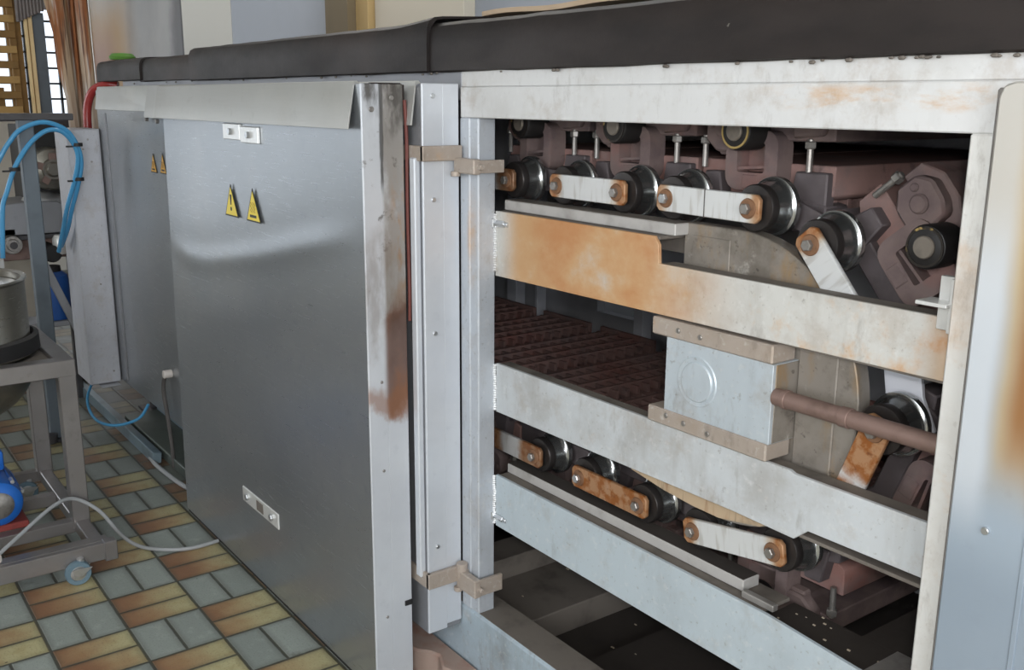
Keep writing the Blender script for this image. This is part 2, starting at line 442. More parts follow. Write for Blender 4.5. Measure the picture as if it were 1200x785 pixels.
def tag(o, label, cat, group=None):
    o['label'] = label; o['category'] = cat
    if group: o['group'] = group
    return o
def empty(name, loc, label, cat, group=None, rot=(0, 0, 0)):
    o = bpy.data.objects.new(name, None); COL.objects.link(o)
    o.empty_display_size = .05; o.location = loc; o.rotation_euler = rot
    ORG[o.name] = Vector(loc)
    return tag(o, label, cat, group)
def part_empty(name, loc, parent, label=None):
    o = bpy.data.objects.new(name, None); COL.objects.link(o); o.empty_display_size = .05
    o.parent = parent; o.location = Vector(loc)-ORG[parent.name]; ORG[o.name] = Vector(loc)
    if label: o['label'] = label
    return o
def structure(o): o['kind'] = 'structure'; return o
def rot_y(a, c=(0, 0, 0)):
    return Matrix.Translation(c) @ Matrix.Rotation(a, 4, 'Y') @ Matrix.Translation(-Vector(c))

exec_parts = []
# ------------------------------------------------------------------ the room
XL, XR, YF, YB, ZC = -10.0, 3.2, -3.6, 3.3, 4.0
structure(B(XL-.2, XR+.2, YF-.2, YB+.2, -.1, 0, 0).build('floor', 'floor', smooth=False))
structure(B(XL-.2, XR+.2, YF-.2, YB+.2, ZC, ZC+.1, 0).build('ceiling', 'ceiling_paint', smooth=False))
structure(B(XL-.2, XR+.2, YB, YB+.2, 0, ZC, 0).build('wall_back', 'wall_blue', smooth=False))

def wall_x(name, x0, x1, openings, mat='wall_paint'):
    """wall across X (constant x), with rectangular openings (y0,y1,z0,z1) sorted by y"""
    mb = MB(); y = YF
    for y0, y1, z0, z1 in openings:
        mb.box(x0, x1, y, y0, 0, ZC, 0); mb.box(x0, x1, y0, y1, 0, z0, 0); mb.box(x0, x1, y0, y1, z1, ZC, 0); y = y1
    mb.box(x0, x1, y, YB, 0, ZC, 0)
    return structure(mb.build(name, mat, smooth=False))
def wall_y(name, y0, y1, openings, mat='wall_paint'):
    mb = MB(); x = XL
    for a, b, z0, z1 in openings:
        mb.box(x, a, y0, y1, 0, ZC, 0); mb.box(a, b, y0, y1, 0, z0, 0); mb.box(a, b, y0, y1, z1, ZC, 0); x = b
    mb.box(x, XR, y0, y1, 0, ZC, 0)
    return structure(mb.build(name, mat, smooth=False))
LWIN = (.95, 2.6, 1.45, 3.1)
RWIN = [(-3.0, -.2, 1.0, 3.2)]
FWIN = [(-9.2, -6.6, 1.2, 3.1), (-1.9, 1.6, 1.1, 3.2)]
ADDED_OPENING = (-3.2, -.4, .25, 3.05)  # unseen opening, added for the front door to reflect
wall_x('wall_left', XL-.2, XL, [ADDED_OPENING, LWIN])
wall_x('wall_right', XR, XR+.2, RWIN)
wall_y('wall_front', YF-.2, YF, FWIN)
structure(B(XL, XR, YF, YF+.02, 0, .9, 0).build('trim_4', 'bin_beige', smooth=False))
structure(B(-6.42, -6.09, 3.12, YB, 0, ZC, .004).build('trim_1', 'pillar_shade_brown', smooth=False))  # dim front of the pillar, its shade put into the brown
structure(B(-6.089, -5.92, 3.18, YB, 0, ZC, .004).build('trim_2', 'pillar_lit_tan', smooth=False))  # lit side of the same pillar, light put into the tan
structure(B(-5.90, -4.86, 3.22, YB, 0, ZC, .004).build('trim_3', 'wall_cream', smooth=False))

def grid_window_x(name, x, op, ny, nz, t=.02):
    y0, y1, z0, z1 = op; mb = MB()
    for k in range(ny+1):
        y = y0+(y1-y0)*k/ny; mb.box(x-.02, x+.02, y-t/2, y+t/2, z0, z1, 0)
    for k in range(nz+1):
        z = z0+(z1-z0)*k/nz; mb.box(x-.02, x+.02, y0, y1, z-t/2, z+t/2, 0)
    o = structure(mb.build(name, 'mullion', smooth=False))
    B(x-.004, x+.004, y0, y1, z0, z1, 0).build('window_pane', 'glass', o, smooth=False)
    return o
def grid_window_y(name, y, op, nx, nz, t=.03):
    x0, x1, z0, z1 = op; mb = MB()
    for k in range(nx+1):
        x = x0+(x1-x0)*k/nx; mb.box(x-t/2, x+t/2, y-.02, y+.02, z0, z1, 0)
    for k in range(nz+1):
        z = z0+(z1-z0)*k/nz; mb.box(x0, x1, y-.02, y+.02, z-t/2, z+t/2, 0)
    o = structure(mb.build(name, 'mullion', smooth=False))
    B(x0, x1, y-.004, y+.004, z0, z1, 0).build('window_pane', 'glass', o, smooth=False)
    return o
grid_window_x('window_1', XL-.08, LWIN, 12, 12, .018)
grid_window_x('window_5', XL-.1, ADDED_OPENING, 3, 2, .04)  # grid of the added, unseen opening
grid_window_x('window_2', XR+.1, RWIN[0], 4, 3)
grid_window_y('window_3', YF-.1, FWIN[0], 4, 3)
grid_window_y('window_4', YF-.1, FWIN[1], 5, 3)

# ------------------------------------------------------------------ the baking oven: its fixed body
YFR, YR = 1.37, 1.424                # front of the frame, front of the rails
oven = empty('baking_oven', (-1.39, 1.40, 0), 'long industrial baking oven with grey painted steel frame and black sooty roof edge', 'oven')
O_ = oven
B(-2.085, .55, YFR, YR, 1.559, 1.632, .002).build('header_beam', 'paint_header', O_)
B(-2.085, .55, YFR+.004, YR, 1.632, 1.70, .002).build('header_plate', 'paint_header', O_)
mb = MB(); mb.box(-2.088, -2.045, YFR, YR, .236, 1.559, .003); mb.box(-2.046, -2.01, YFR+.002, YR, .236, 1.559, .003)
mb.build('post', 'paint_post', O_)
B(-.766, -.60, YFR, YR, .236, 1.559, .003).build('post', 'paint_right_post', O_)
bb = MB(); bb.prism([(YFR, .0), (YFR, .228), (YFR+.008, .236), (YFR+.1, .236), (YFR+.1, .2), (YFR+.012, .2), (YFR+.012, .0)], 'x', -2.3, .55, 0)
bb.build('base_beam', 'paint_base', O_)
B(-2.3, .55, YFR+.006, YFR+.1, .236, .2375, 0).build('beam_top', 'sooty_top', O_)
# upper rail: a channel whose taller half is cut back at x = -1.43
MB().prism([(-2.01, 1.168), (-.785, 1.176), (-.785, 1.277), (-1.43, 1.277), (-1.433, 1.315), (-1.445, 1.332), (-2.01, 1.332)], 'y', YR, YR+.009, .001).build('upper_rail', 'paint_upper_rail', O_)
mb = MB()
mb.box(-2.01, -1.436, YR+.006, YR+.09, 1.324, 1.332, .002); mb.box(-2.01, -1.436, YR+.082, YR+.09, 1.29, 1.326, .001)
mb.box(-1.43, -.785, YR+.006, YR+.046, 1.269, 1.277, .001); mb.box(-2.01, -.785, YR+.006, YR+.046, 1.170, 1.177, .001)
mb.build('rail_flange', 'sooty_top', O_)
t_ = B(-2.01, -1.415, 1.452, 1.512, 1.333, 1.3575, .002).build('roller_track', 'track_paint', O_)
B(-2.01, -1.418, 1.455, 1.511, 1.3573, 1.3583, 0).build('track_top', 'sooty_top', t_)
# middle rail
MB().prism([(-2.005, .808), (-1.2, .815), (-1.05, .812), (-1.02, .838), (-.70, .84), (-.70, .937), (-1.06, .937), (-1.07, .941), (-1.17, .941), (-2.005, .939)], 'y', YR, YR+.009, .001).build('middle_rail', 'paint_middle_rail', O_)
mb = MB(); mb.box(-2.005, -.70, YR+.006, YR+.046, .929, .936, .001); mb.box(-2.005, -.70, YR+.006, YR+.046, .8165, .8235, .001)
mb.build('rail_flange', 'sooty_top', O_)
# lower rail
MB().prism([(-2.005, .487), (.4, .487), (.4, .60), (-.9, .62), (-1.10, .634), (-2.005, .632)], 'y', YR, YR+.009, .001).build('lower_rail', 'paint_lower_rail', O_)
mb = MB(); mb.box(-2.005, -1.12, YR+.006, YR+.10, .622, .630, .001); mb.box(-2.005, .4, YR+.006, YR+.05, .488, .496, .001)
mb.build('rail_flange', 'sooty_top', O_)
t_ = B(-2.005, -1.19, 1.462, 1.512, .631, .6555, .002).build('roller_track', 'track_paint', O_)
B(-2.005, -1.193, 1.465, 1.511, .6553, .6563, 0).build('track_top', 'pan_black', t_)
B(-1.18, -1.10, 1.445, 1.462, .630, .644, .002).build('track_stop', 'track_steel', O_)
# weld beads between the post and the rails
for z0, z1 in ((1.180, 1.325), (.812, .936), (.492, .63)):
    mb = MB(); n = int((z1-z0)/.006)
    for k in range(n):
        z = z0+(z1-z0)*(k+.5)/n
        mb.lathe([(.001, -.0045), (.004, -.003), (.0052, 0), (.004, .003), (.001, .0045)], (-2.008+random.uniform(-.0015, .0015), YR-.002+random.uniform(-.001, .001), z), 'z', 8)
    mb.build('weld_bead', 'weld_metal', O_)
for z in (1.302, .516):
    mb = MB(); mb.cyl((-2.03, YR+.0, z), 'x', .009, 0.02, .062, 6, .001); mb.cyl((-2.03, YR, z), 'x', .006, .05, .075, 12); mb.box(-2.02, -2.005, YR-.012, YR+.012, z-.012, z+.012, .002)
    mb.build('bolt', 'bolt_shiny', O_)
# hinge leaves welded to the post
for z0, z1 in ((1.425, 1.462), (.300, .352)):
    mb = MB(); mb.box(-2.075, -1.985, YFR-.028, YFR-.006, z0, z1, .003); mb.box(-1.996, -1.9865, YFR-.012, YR+.01, z0+.003, z1-.003, .001)
    mb.box(-2.075, -2.055, YFR-.008, YFR+.004, z0, z1, .001)
    mb.cyl((-2.068, YFR-.026, 0), 'z', .012, z0-.008, z0+.004, 14)
    mb.cyl((-1.99, YFR-.012, (z0+z1)/2), 'x', .007, 0, .02, 8)
    mb.build('hinge_leaf', 'paint_bar', O_)
# bearing housing between the rails
mb = MB(); mb.box(-1.392, -1.118, 1.418, 1.50, .9765, 1.1312, .001)
bearing = mb.build('bearing_housing', 'paint_block', O_)
B(-1.1185, -1.1165, 1.426, 1.50, .978, 1.130, .001).build('housing_side', 'guide_steel', bearing)
mb = MB(); mb.cyl((-1.301, 0, 1.056), 'y', .041, 1.4125, 1.42, 36, .002); mb.lathe([(.048, 1.416), (.05, 1.4155), (.052, 1.418), (.048, 1.4185)], (-1.303, 0, 1.056), 'y', 36)
mb.build('bearing_cap', 'paint_block', bearing)
mb = MB(); mb.box(-1.436, -1.122, 1.4175, 1.485, 1.131, 1.1675, .003)
mb.build('mounting_bar', 'paint_bar', O_)
mb = MB(); mb.box(-1.436, -1.120, 1.414, 1.485, .9425, .977, .003)
mb.build('mounting_bar', 'paint_bar', O_)
for x, z in ((-1.36, 1.15), (-1.30, 1.148), (-1.33, .962), (-1.265, .958), (-1.38, .966)):
    MB().cyl((x, 0, z), 'y', .0055, 1.411 if z < 1 else 1.4145, 1.42, 12).build('screw', 'bolt_grey', O_)
mb = MB(); mb.cyl((0, 1.43, 1.070), 'x', .0165, -1.118, -.77, 18, .001); mb.cyl((0, 1.43, 1.070), 'x', .0185, -1.098, -1.088, 18, .001); mb.cyl((0, 1.43, 1.070), 'x', .0185, -.975, -.955, 18, .001)
mb.build('push_rod', 'rod_brown', O_)
# the round-ended guide the rollers turn on
CX, CZ, RG = -1.287, 1.054, .304
pts = [(-1.425, 1.358), (CX, 1.358)]
for k in range(1, 36):
    a = PI*k/36; pts.append((CX+RG*math.sin(a), CZ+RG*math.cos(a)))
pts += [(CX, .750), (-1.36, .751), (-1.45, .758), (-1.56, .774), (-1.555, .87), (-1.425, .87)]
MB().prism(pts, 'y', 1.490, 1.527, .002).build('guide_plate', 'guide_steel', O_)
MB().prism([(-1.555, .7755), (-1.45, .7595), (-1.36, .7525), (CX, .7515), (-1.18, .771), (-1.10, .815), (-1.10, .86), (-1.555, .86)], 'y', 1.4875, 1.491, .0005).build('guide_strip', 'guide_tan', O_)
B(-1.40, -1.30, 1.488, 1.491, 1.262, 1.335, .001).build('guide_patch', 'guide_steel', O_)
B(-1.115, -1.03, 1.4865, 1.491, .90, 1.19, .002).build('guide_patch', 'guide_steel', O_)
# small catch by the right post
mb = MB(); mb.box(-.806, -.774, 1.405, 1.418, 1.262, 1.345, .001); mb.box(-.825, -.774, 1.372, 1.418, 1.302, 1.308, .001); mb.box(-.778, -.77, 1.385, 1.418, 1.262, 1.345, .001)
mb.build('catch_bracket', 'latch_white', O_)

# black folded sheet along the roof edge, in four lapped lengths
def roof_edge(x0, x1, y, zb, zt, depth, sag=0., seed=0, lip=False):
    rnd = random.Random(seed); mb = MB()
    xs = [x0+(x1-x0)*k/max(6, int(abs(x1-x0)/.07)) for k in range(max(6, int(abs(x1-x0)/.07))+1)]
    rows = []
    for i, x in enumerate(xs):
        w = rnd.uniform(-.0016, .0016); wt = rnd.uniform(-.0012, .0012)
        h = zt+wt+(sag*math.sin(PI*i/(len(xs)-1)))
        if lip and i > len(xs)-3: h += .006*(i-len(xs)+3)
        pr = [(y+.006+w, zb+rnd.uniform(-.001, .0015)), (y+w, zb+.004), (y+w*.6, zb+(h-zb)*.5), (y+.002, h-.03), (y+.010, h-.012), (y+.026, h-.003), (y+.05, h), (y+depth, h+.012),
              (y+depth, h+.006), (y+.05, h-.006), (y+.03, h-.01), (y+.014, h-.03), (y+.010, zb+.004)]
        rows.append([mb.bm.verts.new((x, a, b)) for a, b in pr])
    n = len(rows[0])
    for i in range(len(rows)-1):
        for k in range(n): mb.bm.faces.new((rows[i][k], rows[i+1][k], rows[i+1][(k+1) % n], rows[i][(k+1) % n]))
    mb.bm.faces.new(rows[0]); mb.bm.faces.new(rows[-1][::-1])
    bmesh.ops.recalc_face_normals(mb.bm, faces=mb.bm.faces[:])
    return mb
roof_edge(-2.27, .55, 1.362, 1.668, 1.792, .3, 0, 1).build('roof_edge_sheet', 'soot_cover', O_)
roof_edge(-4.02, -2.215, 1.354, 1.668, 1.796, .3, .0, 2, True).build('roof_edge_sheet', 'soot_cover', O_)
roof_edge(-4.72, -3.98, 1.362, 1.672, 1.776, .3, 0, 3).build('roof_edge_sheet', 'soot_cover', O_)
roof_edge(-5.42, -4.68, 1.352, 1.678, 1.782, .3, 0, 4).build('roof_edge_sheet', 'soot_cover', O_)
mb = MB()
for k in range(46):
    x = random.gauss(-.95, .28) if k < 26 else random.uniform(-4.9, .2)
    r = random.uniform(.0015, .0035)
    mb.lathe([(.0, -r*2.4), (r, -r*1.2), (r*1.1, r), (.0, r*2.4)], (x, 1.367, 1.667-random.uniform(0, .003)), 'x', 7)
d = mb.build('roof_sealant', 'sooty_top', O_); d['kind'] = 'stuff'
B(-5.2, .55, 1.45, 2.95, 1.70, 1.76, 0).build('roof_slab', 'dark_steel', O_)
B(-5.05, -2.088, YFR+.006, YR, 1.60, 1.70, .002).build('body_strip', 'steel_dull', O_)
B(-5.05, -2.088, 1.40, 1.42, .22, 1.60, .0).build('hidden_light_stop', 'dark_steel', O_)  # unseen closure behind the doors, added for shadow
# far side and the right end of the housing, and what shows on its inside
mb = MB(); mb.box(-5.2, -3.02, 2.66, 2.70, .10, 1.70, 0); mb.box(-2.60, .55, 2.66, 2.70, .10, 1.70, 0); mb.box(-3.02, -2.60, 2.66, 2.70, .10, .75, 0); mb.box(-3.02, -2.60, 2.66, 2.70, 1.25, 1.70, 0)
mb.build('far_panel', 'inner_wall', O_)
B(.50, .55, 1.43, 2.8, .1, 1.7, 0).build('end_panel', 'inner_wall', O_)
B(-5.2, -5.15, 1.43, 2.8, .1, 1.7, 0).build('end_panel', 'inner_wall', O_)
for x, y, w in ((-3.50, 2.57, .07), (-3.36, 2.60, .02), (-2.68, 2.57, .05)):
    B(x-w/2, x+w/2, y, y+.05, .42, 1.69, .002).build('inner_post', 'inner_pale', O_)
B(-3.05, -2.45, 2.64, 2.65, .86, 1.42, .002).build('inner_plate', 'inner_pale', O_)  # added pale panel that catches the flash behind the rail notch
B(-3.62, -3.1, 2.56, 2.63, .90, .96, .002).build('inner_bracket', 'inner_pale', O_)
# pit under the lower rail
B(-5.1, .5, YFR+.1, 2.79, .06, .09, 0).build('drip_pan', 'pan_black', O_)
for x, w in ((-2.36, .12), (-1.2, .1), (-.2, .1)):
    B(x, x+w, YFR+.1, 2.78, .09, .235, .003).build('cross_member', 'sooty_top', O_)
B(-2.24, -1.99, YFR+.1, 2.78, .09, .17, .003).build('pit_plate', 'sooty_top', O_)
B(-1.80, .5, YFR+.1, 2.78, .09, .125, .003).build('pit_plate', 'pan_black', O_)
B(-1.14, .45, YR+.011, 1.565, .592, .598, .001).build('crumb_tray', 'pan_black', O_)
B(-.90, -.84, YR+.012, 1.56, .598, .606, .001, mat=None).build('tray_rim', 'track_steel', O_)
B(-.98, .45, 1.565, 2.4, .592, .597, .001).build('crumb_tray', 'pan_black', O_)
mb = MB()
for k in range(70):
    x, y = random.uniform(-1.12, -.3), random.uniform(1.44, 1.56); r = random.uniform(.001, .0032)
    mb.box(x, x+r*2, y, y+r, .598, .598+r*.7, 0)
for k in range(24):
    x, y = random.uniform(-2.2, -1.2), random.uniform(1.5, 2.2); r = random.uniform(.002, .005); z = .17 if x < -1.99 else (.09 if x < -1.8 else .125)
    mb.box(x, x+r*2.5, y, y+r, z, z+r*.5, 0)
d = mb.build('wafer_crumbs', 'crumb', None); d['kind'] = 'stuff'; tag(d, 'pale wafer crumbs scattered in the dark pit of the oven', 'crumbs')

# ------------------------------------------------------------------ doors
def warning_sign(parent, xc, z0, w, h, y, mat, kind):
    def tri(c, s, a, b): return [(xc-w/2*s, c-h*s/3), (xc+w/2*s, c-h*s/3), (xc, c+h*s*2/3)]
    c = z0+h/3; k_ = w/.1
    mb = MB().prism(tri(c, 1.0, 0, 0), 'y', y-.0016, y, 0).mark(0)
    mb.prism(tri(c, .86, 0, 0), 'y', y-.0022, y-.001, 0).mark(1)
    if kind == 'bang':
        mb.prism([(xc-.003*k_, z0+h*.36), (xc+.003*k_, z0+h*.36), (xc+.0065*k_, z0+h*.68), (xc-.0065*k_, z0+h*.68)], 'y', y-.0028, y-.002, 0)
        mb.cyl((xc, 0, z0+h*.24), 'y', .006*k_, y-.0028, y-.002, 12, 0)
    else:
        mb.prism([(xc-.022*k_, z0+h*.13), (xc+.022*k_, z0+h*.13), (xc+.022*k_, z0+h*.21), (xc-.022*k_, z0+h*.21)], 'y', y-.0028, y-.002, 0)
    mb.mark(2)
    if kind == 'heat':
        for k in (-1, 0, 1):
            x = xc+k*.012*k_
            for i in range(5):
                za = z0+h*(.28+.06*i); dx = .003*k_*(1 if i % 2 else -1)
                mb.prism([(x-dx-.0012, za), (x-dx+.0012, za), (x+dx+.0012, za+h*.062), (x+dx-.0012, za+h*.062)], 'y', y-.0028, y-.002, 0)
        mb.mark(3)
    mb.build('warning_sign', ['black_sign', mat, 'black_sign', 'rust_washer'], parent, smooth=False)
def hood(x0, x1, y, zt, zb, out, parent, mat='steel_hood', t=.003):
    """rain lip along a door's top: folded sheet that slopes outwards"""
    MB().prism([(y+.012, zt-.002), (y+.006, zt+.004), (y-.004, zt+.002), (y-out, zb+.01), (y-out-.001, zb), (y-out+t, zb), (y-out+t+.001, zb+.01), (y-.001, zt-.006)], 'x', x0, x1, .0006).build('rain_lip', mat, parent)

# the sliding door in front
d1 = empty('oven_cover', (-2.92, 1.18, .012), 'big brushed steel oven door standing on the tiles, two bright yellow warning triangles', 'door')
def reflection_dent(x):  # dent line shaped in to carry a bright reflection band
    P = ((-3.7, 1.115), (-3.62, 1.08), (-3.5, 1.055), (-3.3, 1.058), (-2.84, 1.135), (-2.53, 1.20), (-2.1, 1.285))
    for (a, za), (b, zb) in zip(P, P[1:]):
        if x <= b: return za+(zb-za)*max(0, (x-a)/(b-a))
    return P[-1][1]
nx, nz = 40, 70
mb = MB(); rows = []
for i in range(nx+1):
    col = []
    for k in range(nz+1):
        z = .014+1.622*k/nz; xl = -3.706+.036*z; x = xl+(-2.138-xl)*i/nx
        e = math.sin(PI*i/nx)*math.sin(PI*k/nz)
        y = 1.125-.004*e*math.sin(2.1*x+3.2*z)-.0048*min(1, 3*e)*math.exp(-((z-reflection_dent(x))/.035)**2)
        col.append(mb.bm.verts.new((x, y, z)))
    rows.append(col)
for i in range(nx):
    for k in range(nz): mb.bm.faces.new((rows[i][k], rows[i+1][k], rows[i+1][k+1], rows[i][k+1]))
ed = mb.bm.edges[:]
r_ = bmesh.ops.extrude_edge_only(mb.bm, edges=[e for e in ed if e.is_boundary])
for v in [g for g in r_['geom'] if isinstance(g, bmesh.types.BMVert)]: v.co.y = 1.135
bmesh.ops.recalc_face_normals(mb.bm, faces=mb.bm.faces[:])
mb.build('door_skin', 'steel_panel', d1)
B(-3.64, -2.142, 1.1355, 1.228, .02, 1.63, .002).build('door_core', 'dark_steel', d1)
mb = MB(); mb.box(-2.1445, -2.137, 1.1235, 1.178, .013, 1.638, .002); mb.box(-2.1445, -2.1375, 1.176, 1.238, .013, 1.638, .002)
mb.build('edge_flange', 'door_edge', d1)
mb = MB(); mb.box(-2.16, -2.139, 1.236, 1.243, 1.60, 1.636, .001); mb.box(-2.148, -2.136, 1.150, 1.232, 1.6375, 1.640, .001)
mb.build('edge_cap', 'soot_cover', d1)
MB().tube([(-2.139, 1.243, 1.60), (-2.137, 1.246, 1.5), (-2.137, 1.245, 1.35), (-2.138, 1.247, 1.2), (-2.134, 1.2455, 1.12), (-2.137, 1.246, 1.05)], .0045, 8).build('gasket_or_gap_strip', 'red_rubber', d1)
hood(-3.68, -2.168, 1.125, 1.64, 1.531, .022, d1)
for xa, xb, zc in ((-3.042, -2.905, 1.503), (-2.900, -2.765, 1.497)):
    mb = MB(); mb.box(xa, xb, 1.117, 1.126, zc-.024, zc+.024, .002)
    p = mb.build('latch_plate', 'latch_white', d1)
    mb = MB(); mb.cyl(((xa+xb)/2+.0, 0, zc), 'y', .011, 1.108, 1.118, 6, .001); mb.build('latch_bolt', 'bolt_shiny', p)
mb = MB(); mb.box(-3.065, -2.765, 1.119, 1.1255, .268, .322, .003)
p = mb.build('handle_plate', 'latch_white', d1)
for x in (-3.02, -2.815): MB().cyl((x, 0, .295), 'y', .012, 1.111, 1.12, 6, .001).build('handle_bolt', 'bolt_shiny', p)
B(-2.94, -2.885, 1.1175, 1.1195, .278, .312, .001).build('handle_slot', 'sooty_top', p)
warning_sign(d1, -3.016, 1.240, .112, .101, 1.1225, 'yellow_sign', 'bang')
warning_sign(d1, -2.838, 1.240, .112, .101, 1.1225, 'yellow_sign', 'heat')
for y, z, r in ((1.15, 1.578, .007), (1.205, 1.605, .006), (1.16, .9, .004), (1.16, .66, .004), (1.16, .24, .004)):
    MB().cyl((0, y, z), 'x', r, -2.138, -2.1335, 10).build('rivet', 'bolt_grey', d1)
B(-2.140, -2.134, 1.215, 1.238, .255, .270, .001).build('edge_notch', 'black_rubber', d1)
B(-3.70, -2.15, 1.128, 1.23, .0, .014, .001).build('bottom_gap_strip', 'black_rubber', d1)  # black strip standing for the dark gap under the door

# the hinged door behind it
d2 = part_empty('door', (-2.14, 1.31, .17), O_, 'hinged steel door edge strapped to the grey post')
mb = MB(); mb.box(-3.68, -2.090, 1.262, 1.366, .175, 1.632, .002); mb.build('door_skin', 'steel_dull', d2)
mb = MB(); mb.box(-2.094, -2.086, 1.2605, 1.32, .178, 1.640, .002); mb.box(-2.094, -2.0865, 1.318, 1.3665, .19, 1.640, .002)
mb.build('edge_flange', 'door_edge_clean', d2)
hood(-3.60, -2.112, 1.262, 1.642, 1.540, .017, d2)
B(-2.125, -2.100, 1.2445, 1.262, .345, 1.463, .003).build('edge_bar', 'door_edge_clean', d2)
for z0, z1, mm in ((1.455, 1.492, 'paint_bar'), (.318, .362, 'paint_bar')):
    mb = MB(); mb.box(-2.20, -2.072, 1.2515, 1.262, z0, z1, .002); mb.box(-2.084, -2.070, 1.2515, 1.366, z0, z1, .002)
    mb.build('hinge_strap', mm, d2)
mb = MB(); mb.cyl((-2.066, 1.355, 0), 'z', .016, .330, .372, 16, .002); mb.build('hinge_knuckle', 'paint_bar', d2)
for z in (1.61, 1.36, .43, 1.02): MB().cyl((0, 1.29, z), 'x', .006, -2.087, -2.082, 10).build('rivet', 'bolt_shiny', d2)

# the door of the left half
d3 = part_empty('door', (-4.4, 1.31, .20), O_, 'grey steel door of the left half with two small orange warning triangles')
B(-5.11, -3.715, 1.262, 1.366, .196, 1.636, .003).build('door_skin', 'steel_panel', d3)
B(-4.975, -4.955, 1.256, 1.263, .22, 1.53, .002).build('stiffener', 'steel_dull', d3)
hood(-5.06, -4.26, 1.262, 1.648, 1.546, .02, d3); hood(-4.262, -3.72, 1.262, 1.648, 1.522, .026, d3)
warning_sign(d3, -4.262, 1.296, .085, .08, 1.2605, 'orange_sign', 'heat')
warning_sign(d3, -4.135, 1.298, .085, .085, 1.2605, 'orange_sign', 'heat')
mb = MB(); mb.cyl((-4.24, 0, .424), 'y', .018, 1.225, 1.263, 16, .002); mb.build('door_knob', 'white_plug', d3)
MB().cyl((-4.255, 0, 1.515), 'y', .008, 1.236, 1.250, 10).build('lip_screw', 'bolt_grey', d3)
MB().cyl((-4.10, 0, 1.510), 'y', .009, 1.232, 1.245, 8).build('lip_screw', 'bolt_grey', d3)
t = MB().tube([(-4.245, 1.245, .424), (-4.27, 1.235, .39), (-4.27, 1.23, .33), (-4.235, 1.228, .24), (-4.205, 1.228, .12), (-4.19, 1.228, .0085)], .009, 8).build('power_cable', 'cable_dark')
tag(t, 'dark cord hanging from the white knob down to the floor', 'cable')

# the panel on the right edge of the picture
d4 = part_empty('door', (-.1, 1.35, .25), O_, 'heat-tinted steel door right of the open machine, brown and blue stains')
mb = MB(); mb.prism([(-.712, .26), (.5, .26), (.5, 1.63), (-.69, 1.63), (-.706, 1.625), (-.712, 1.61)], 'y', 1.335, 1.366, .003); mb.build('door_skin', 'steel_tarnished', d4)
B(-.724, -.711, 1.352, 1.369, .26, 1.622, .003).build('gasket_or_gap_strip', 'gap_shadow_grey', d4)  # grey strip drawn for the shadow line of the gap
mb = MB(); mb.cyl((-.655, 0, 1.0), 'y', .006, 1.330, 1.336, 10); mb.build('rivet', 'bolt_shiny', d4)
B(-.60, -.592, 1.3325, 1.3365, .3, 1.06, .001).build('door_crease', 'steel_tarnished', d4)

# cabinet at the left end
cab = empty('side_cabinet', (-5.22, 1.19, .19), 'pale grey cabinet at the left end of the oven, blue hoses before it', 'cabinet')
B(-5.345, -5.085, 1.108, 1.258, .19, 1.455, .004).build('cabinet_body', 'cabinet_paint', cab)
mb = MB(); mb.box(-5.0865, -5.083, 1.112, 1.25, .195, 1.45, .002); mb.build('side_cover', 'cabinet_paint', cab)
for y, z in ((1.20, 1.405), (1.175, 1.36), (1.21, 1.30), (1.13, 1.15), (1.2, .70), (1.225, .25)):
    MB().cyl((0, y, z), 'x', .005, -5.084, -5.079, 8).build('cover_screw', 'bolt_grey', cab)
# ------------------------------------------------------------------ chain: rollers, links, baking plates
def roller_parts(parent):
    mb = MB(); mb.lathe([(.0, .002), (.026, 0), (.0435, .002), (.0455, .005), (.0455, .021), (.044, .023)], (0, 0, 0), 'y', 36)
    mb.build('roller_tread', 'roller_dark', parent, local=True)
    mb = MB(); mb.lathe([(.040, .021), (.043, .022), (.0475, .040), (.0505, .050), (.0535, .0535), (.0575, .055), (.0585, .058), (.0585, .066), (.056, .069), (.02, .069)], (0, 0, 0), 'y', 40)
    mb.build('roller_flange', 'roller_steel', parent, local=True)
    mb = MB(); mb.cyl((0, 0, 0), 'y', .014, -.02, .12, 14); mb.build('axle_pin', 'bolt_grey', parent, local=True)
def copy_thing(src, loc, rot, label):
    c = src.copy(); COL.objects.link(c); c.location = loc; c.rotation_euler = rot; c['label'] = label
    for ch in list(src.children):
        d = ch.copy(); COL.objects.link(d); d.parent = c
        for g in list(ch.children):
            e = g.copy(); COL.objects.link(e); e.parent = d
    return c
J = {  # joints of the chain (x, z)
    '1b': (-2.03, 1.405), '2a': (-1.829, 1.405), '2b': (-1.620, 1.405), '3a': (-1.467, 1.405), '3b': (-1.248, 1.403),
    '4a': (-1.100, 1.351), '4b': (-.964, 1.191), '5a': (-.937, 1.043), '5b': (-1.007, .8425), '6a': (-1.133, .7385),
    '6b': (-1.345, .703), '7a': (-1.515, .703), '7b': (-1.723, .703), '8a': (-1.905, .703), '1a': (-2.235, 1.405), '8b': (-2.11, .703)}
RL = {'1b': 'dark flanged steel roller of the upper chain beside the grey left post',
      '2a': 'flanged roller half hidden at the left end of the second upper link',
      '2b': 'glossy flanged steel roller at the right end of the second upper link',
      '3a': 'bright-rimmed flanged roller at the left bolt of the long white link',
      '3b': 'big bright flanged steel roller at the right bolt of the long white link',
      '4a': 'bright-rimmed roller above the rusty link slanting down behind the upper rail',
      '5a': 'bright-rimmed roller behind the brown push rod by the right post',
      '6a': 'dark glossy roller at the right end of the lowest white link',
      '6b': 'dark roller at the left rusty bolt of the lowest white link',
      '7a': 'dark roller at the right pale bolt of the orange rusty lower link',
      '7b': 'bright-rimmed roller at the left bolt of the orange rusty lower link',
      '8a': 'dark glossy roller of the lower chain next to the left post'}
first = None
